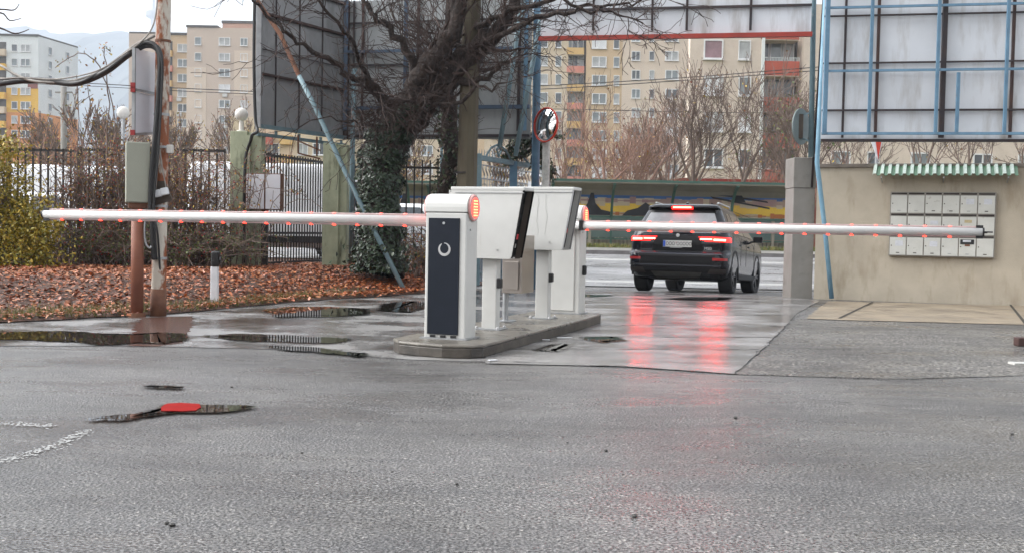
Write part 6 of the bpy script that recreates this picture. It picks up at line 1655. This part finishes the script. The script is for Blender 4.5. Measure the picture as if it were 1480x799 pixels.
limbs = [
 ([(600, 155, 19.4), (632, 120, 19.3), (666, 92, 19.2), (698, 62, 19.1), (730, 30, 19.0), (752, -10, 19), (765, -45, 19)], [.38, .34, .29, .22, .16, .13, .11]),
 ([(600, 150, 19.3), (606, 122, 19.2), (618, 98, 19.1), (640, 66, 18.9), (660, 30, 18.8), (672, -30, 18.8)], [.28, .26, .24, .19, .15, .12]),
 ([(590, 160, 19.5), (560, 150, 19.3), (530, 126, 19.1), (500, 104, 18.9), (462, 82, 18.6), (425, 54, 18.4), (398, 34, 18.3), (368, 2, 18.2), (350, -14, 18.2)], [.15, .12, .10, .08, .065, .05, .045, .032, .025]),
 ([(590, 130, 19.3), (600, 98, 19.2), (578, 62, 19.1), (552, 34, 19.0), (532, 12, 19), (515, -30, 19)], [.15, .12, .10, .085, .07, .05]),
 ([(640, 128, 19.2), (680, 118, 19.0), (712, 104, 18.8), (738, 90, 18.6)], [.14, .10, .06, .03]),
 ([(655, 95, 19.1), (700, 62, 18.8), (745, 40, 18.4), (790, 20, 18.1), (840, 14, 17.9), (885, 22, 17.8), (930, 32, 17.7)], [.12, .09, .07, .055, .04, .028, .014]),
 ([(690, 40, 19), (740, 14, 18.6), (800, 2, 18.3), (850, 10, 18.2), (905, 4, 18.1), (942, -4, 18)], [.10, .07, .055, .04, .03, .015]),
 ([(640, 110, 19.2), (640, 70, 19.3), (655, 30, 19.5), (650, -30, 19.6)], [.16, .13, .11, .09]),
 ([(570, 185, 19.5), (530, 180, 19.2), (490, 172, 19.0), (440, 175, 18.8)], [.06, .035, .022, .012]),
 ([(600, 160, 19.2), (650, 150, 18.8), (700, 128, 18.5), (738, 120, 18.3)], [.09, .06, .04, .015]),
 ([(545, 140, 19.2), (520, 92, 18.9), (505, 50, 18.7), (470, 12, 18.5), (450, -20, 18.4)], [.08, .06, .05, .04, .03]),
]
for pts, rs in limbs:
    P, R_ = limb(tr, pts, [v*(.8 if rs[0] > .25 else .64) for v in rs], 9, .034, rng)
    L = sum((b-a).length for a, b in zip(P, P[1:]))
    k = int(L*6.5)
    for i in range(k):
        idx = rng.randint(2, len(P)-1); p = P[idx]; dd = (P[idx]-P[idx-1]).normalized()
        ax = dd.orthogonal().normalized(); ax.rotate(Matrix.Rotation(rng.uniform(0, 6.28), 3, dd))
        nd = (dd*.5+ax*rng.uniform(.5, 1.1)+Vector((0, -.1, .15))).normalized()
        grow(cr, p, nd, rng.uniform(.35, .9), max(.010, R_[idx]*rng.uniform(.12, .28)), rng.choice((1, 1, 2, 3)), rng, .005, (1, 3), .7, .05, .26, decay=.7)
# nest of thin drooping shoots around the fork
for i in range(200):
    c = at(rng.gauss(588, 24), rng.gauss(152, 15), 19.3+rng.uniform(-.5, .2)); d = Vector((rng.gauss(0, .8), rng.gauss(-.3, .5), rng.gauss(-.35, .8)))
    grow(cr, c, d, rng.uniform(.25, .6), .008, rng.choice((0, 0, 1)), rng, .005, (1, 2), .6, -.1, .3)
for i in range(50):
    c = at(rng.uniform(510, 600), rng.gauss(172, 12), 19.2+rng.uniform(-.3, .3)); d = Vector((rng.gauss(-.4, .6), rng.gauss(-.3, .4), rng.gauss(-.2, .5)))
    grow(cr, c, d, rng.uniform(.3, .8), .008, 1, rng, .005, (1, 2), .6, -.05, .25)
tr.build('trunk', 'bark', ft, smooth=True); cr.build('crown', 'twig_dark', ft)
# ivy on the trunk
iv = MB(); 
for i in range(9000):
    u = rng.random()**.9*.92; k = min(len(P0)-2, int(u*(len(P0)-1))); f_ = u*(len(P0)-1)-k; p = P0[k].lerp(P0[k+1], f_); rr = lerp(R0[k], R0[k+1], f_)
    a_ = rng.uniform(0, 6.28); bulge = .03+.07*abs(math.sin(a_*2+u*9)); nn = Vector((math.cos(a_), math.sin(a_), 0))
    iv.leaf(p+nn*(rr+bulge*rng.random()), rng.uniform(.045, .095), rng, nrm=nn+Vector((0, 0, .5)))
for i in range(500):
    c = at(rng.gauss(550, 22), rng.uniform(355, 395), 19.5+rng.uniform(-.5, .3)); iv.leaf(c, .1, rng)
iv.build('ivy_leaves', 'ivy', ft)
# second ivy trunk
q = gpt(638, 21.4)
t2 = thing('ivy_tree', tuple(q), 'second dark trunk with reddish ivy just left of the concrete utility pole', 'tree')
tr = MB(); P, R_ = limb(tr, [(636, 392, 21.4), (640, 330, 21.4), (646, 270, 21.4), (652, 210, 21.3), (648, 150, 21.2), (640, 90, 21.0), (655, 20, 20.8), (650, -40, 20.8)], [.24, .19, .17, .17, .16, .15, .13, .11], 9, .02, rng)
tr.build('trunk', 'bark', t2, smooth=True)
iv = MB()
for i in range(1100):
    u = rng.random()*.55; k = min(len(P)-2, int(u*(len(P)-1))); p = P[k]; a_ = rng.uniform(0, 6.28); nn = Vector((math.cos(a_), math.sin(a_), 0)); iv.leaf(p+nn*(R_[k]+rng.random()*.12)+Vector((0, 0, rng.uniform(-.2, .2))), rng.uniform(.06, .12), rng)
iv.build('ivy_leaves', 'ivy2', t2)
cr = MB()
for i in range(26):
    idx = rng.randint(len(P)//2, len(P)-1); nd = Vector((rng.gauss(0, 1), rng.gauss(0, .6), .5)).normalized(); grow(cr, P[idx], nd, rng.uniform(.5, 1.0), .03, 3, rng, .006, (2, 3), .6, .1, .2)
cr.build('crown', 'twig_dark', t2)
# shoots at the far left top
wt = thing('bare_branch', tuple(at(-60, 60, 12)), 'thin bare branch tips reaching in at the top left corner', 'branch')
cr = MB()
for pts in ([(-40, 18, 12), (0, 14, 12), (20, 15, 12), (28, 6, 12)], [(-40, 30, 12), (0, 19, 12), (14, 30, 12), (31, 27, 12)], [(-40, 30, 12), (0, 41, 12), (22, 49, 12), (42, 43, 12)], [(-60, 60, 12), (-40, 30, 12), (-40, 18, 12)]):
    limb(cr, pts, [.012, .009, .007, .004], 4)
cr.build('twigs', 'twig_dark', wt)

# ivy bush on the blue gate
c = at(768, 212, 22.9); ib = thing('ivy_bush', (c.x, 22.9, gh(c.x, 22.9)), 'dark green ivy clump climbing behind the blue gate below the convex mirror', 'bush')
m = MB(); st = MB()
for (px_, py_, sx, sy, n_) in [(768, 205, 16, 12, 900), (750, 218, 14, 10, 500), (735, 228, 10, 8, 200), (782, 225, 10, 14, 300), (795, 250, 8, 14, 150), (745, 205, 12, 5, 80), (808, 198, 8, 3, 40)]:
    for i in range(n_): m.leaf(at(rng.gauss(px_, sx*.55), rng.gauss(py_, sy*.6), 22.9+rng.gauss(0, .22)), rng.uniform(.06, .12), rng)
st.tube([(c.x, 22.9, gh(c.x, 22.9)), at(775, 280, 22.9), at(768, 225, 22.9)], [.05, .04, .02], 6)
st.build('stem', 'bark', ib); m.build('leaves', 'ivy2', ib)

# rose hip thickets along the fence
def thicket(px0, px1, py_top, Y, n_, label, seed, leafn=2.2, tall=1.0, lm='rose_leaf'):
    r = random.Random(seed); pxc = (px0+px1)/2; b = at(pxc, 330, Y); zg = gh(b.x, Y)
    t = thing('rose_bush', (b.x, Y, zg), label, 'bush', 'rose thickets along the fence'); st = MB(); lf = MB(); hp = MB()
    zt_ = at(pxc, py_top, Y).z
    for i in range(n_):
        x = at(r.uniform(px0, px1), 330, Y).x; y = Y+r.uniform(-.45, .35); H = (zt_-zg)*r.uniform(.45, 1.08)*tall
        a_ = r.uniform(0, 6.28); reach = r.uniform(.3, 1.3); P = []
        for k in range(9):
            u = k/8; P.append(Vector((x+math.cos(a_)*reach*u**1.6+r.gauss(0, .02), y+math.sin(a_)*.45*reach*u**1.6+r.gauss(0, .02), zg+H*math.sin(min(1.9, u*1.9))/1.0*(1 if u < .8 else 1-.2*(u-.8)*r.random()*4))))
        st.tube(P, [.011*(1-.06*k) for k in range(9)], 3, cap=False)
        for k in range(2, 9):
            for _ in range(r.choice((0, 1, 1, 2))):
                d = Vector((r.gauss(0, 1), r.gauss(0, .7), r.gauss(.1, .6))).normalized(); q2 = P[k]+d*r.uniform(.08, .35); st.tube([P[k], P[k].lerp(q2, .5)+Vector((0, 0, .02)), q2], .0045, 3, cap=False)
                if r.random() < .35: hp.sphere(q2, .013, 5, 4)
                for _ in range(int(leafn)+(r.random() < leafn % 1)): lf.leaf(P[k].lerp(q2, r.random())+Vector((r.gauss(0, .03), r.gauss(0, .03), r.gauss(0, .03))), r.uniform(.03, .065), r)
    st.build('stems', 'twig_brown', t); lf.build('leaves', lm, t); tag(hp.build('rosehips', 'rosehip', t), kind='stuff')
thicket(82, 150, 225, 19.9, 75, 'thin leafy rose thicket right of the yellow green shrub', 401, 1.8)
thicket(140, 215, 215, 19.8, 150, 'dense brown rose thicket behind the cabinet post', 402, 2.4)
thicket(235, 295, 225, 19.9, 100, 'rose thicket with red hips right of the rusty pole', 403, 2.2)
thicket(285, 325, 230, 19.8, 36, 'loose rose thicket leaning on the left green pillar', 404, 2.0)
thicket(345, 372, 225, 19.9, 12, 'few rose shoots with orange leaves hanging over the white meter cabinet', 405, 3.0)
thicket(120, 330, 335, 19.5, 260, 'low tangle of brambles and ivy at the foot of the fence', 406, 3.2, 1.0, 'green_leaf')
thicket(590, 655, 330, 21.0, 60, 'small brown bramble patch at the foot of the fence between the ivy trunks', 407, 2.0)
# tall single whips
st = MB(); lf = MB(); r = random.Random(9)
for pts in ([(160, 330, 19.6), (155, 230, 19.6), (158, 150, 19.6), (150, 80, 19.5), (152, 68, 19.5), (160, 74, 19.5)], [(180, 330, 19.6), (170, 200, 19.6), (150, 110, 19.6), (125, 80, 19.5), (100, 82, 19.5), (80, 100, 19.5)], [(120, 330, 19.6), (118, 220, 19.6), (130, 160, 19.6), (126, 120, 19.5)], [(110, 300, 19.6), (113, 200, 19.6), (110, 110, 19.6)]):
    P, _ = limb(st, pts, [.012, .011, .010, .008, .006], 4, .012, r)
    for p in P[6:]:
        for _ in range(2): lf.leaf(p+Vector((r.gauss(0, .06), r.gauss(0, .05), r.gauss(0, .06))), r.uniform(.04, .08), r)
wh = thing('rose_bush', tuple(at(150, 330, 19.6)), 'tall thin rose whips arching up in front of the hill', 'bush', 'rose thickets along the fence')
st.build('stems', 'twig_brown', wh); lf.build('leaves', 'rose_leaf', wh)
# yellow green shrub at the left edge
r = random.Random(12)
b = at(15, 330, 18.6); ys_ = thing('leafy_shrub', (b.x, 18.6, gh(b.x, 18.6)), 'dense yellow green shrub at the left edge of the verge', 'shrub')
st = MB(); lf = MB()
lobes = [(-60, 250, 60, 70, 5200), (-10, 300, 45, 55, 5200), (35, 335, 32, 38, 3600), (58, 350, 22, 30, 1500), (5, 225, 16, 22, 700), (10, 370, 50, 18, 1700), (-70, 350, 60, 40, 3500)]
for (px_, py_, sx, sy, n_) in lobes:
    for i in range(n_//60):
        c = at(r.gauss(px_, sx*.55), r.gauss(py_, sy*.55), 18.6+r.gauss(0, .35)); dd = Vector((r.gauss(0, .6), r.gauss(0, .6), r.uniform(.2, 1))).normalized()
        for j in range(60):
            q2 = c+dd*r.uniform(-.3, .3)+Vector((r.gauss(0, .09), r.gauss(0, .09), r.gauss(0, .09))); lf.leaf(q2, r.uniform(.04, .085), r)
    for i in range(max(3, n_//250)):
        c = at(r.gauss(px_, sx*.5), r.gauss(py_, sy*.4), 18.6+r.gauss(0, .2)); st.tube([(b.x+r.uniform(-.8, .8), 18.6+r.uniform(-.3, .3), gh(b.x, 18.6)), (Vector((b.x, 18.6, .8))+c)/2, c], [.02, .014, .006], 4, cap=False)
st.build('stems', 'twig_brown', ys_); lf.build('leaves', 'olive_leaf', ys_)
# unseen office block added behind the photographer to darken what the wet surfaces, the car and the convex mirror reflect
t = thing('added_office_block', (0, -34, 0), 'unseen four storey office block added behind the yard to darken reflections', 'added light blocker')
MB().box((0, -6, 6.2), (110, 12, 12.4)).build('wall', 'f_tan', t, local=True)
MB().box((0, -6, 12.5), (111, 12.6, .3)).build('roof_edge', 'recess', t, local=True)
for row in range(4):
    m = MB(); m.box((0, .02, 1.8+row*3.0), (104, .1, 1.5)); m.build('added_window_band', 'pane_dark', t, local=True)
for o in list(COL.objects):
    if '_o' in o: del o['_o']
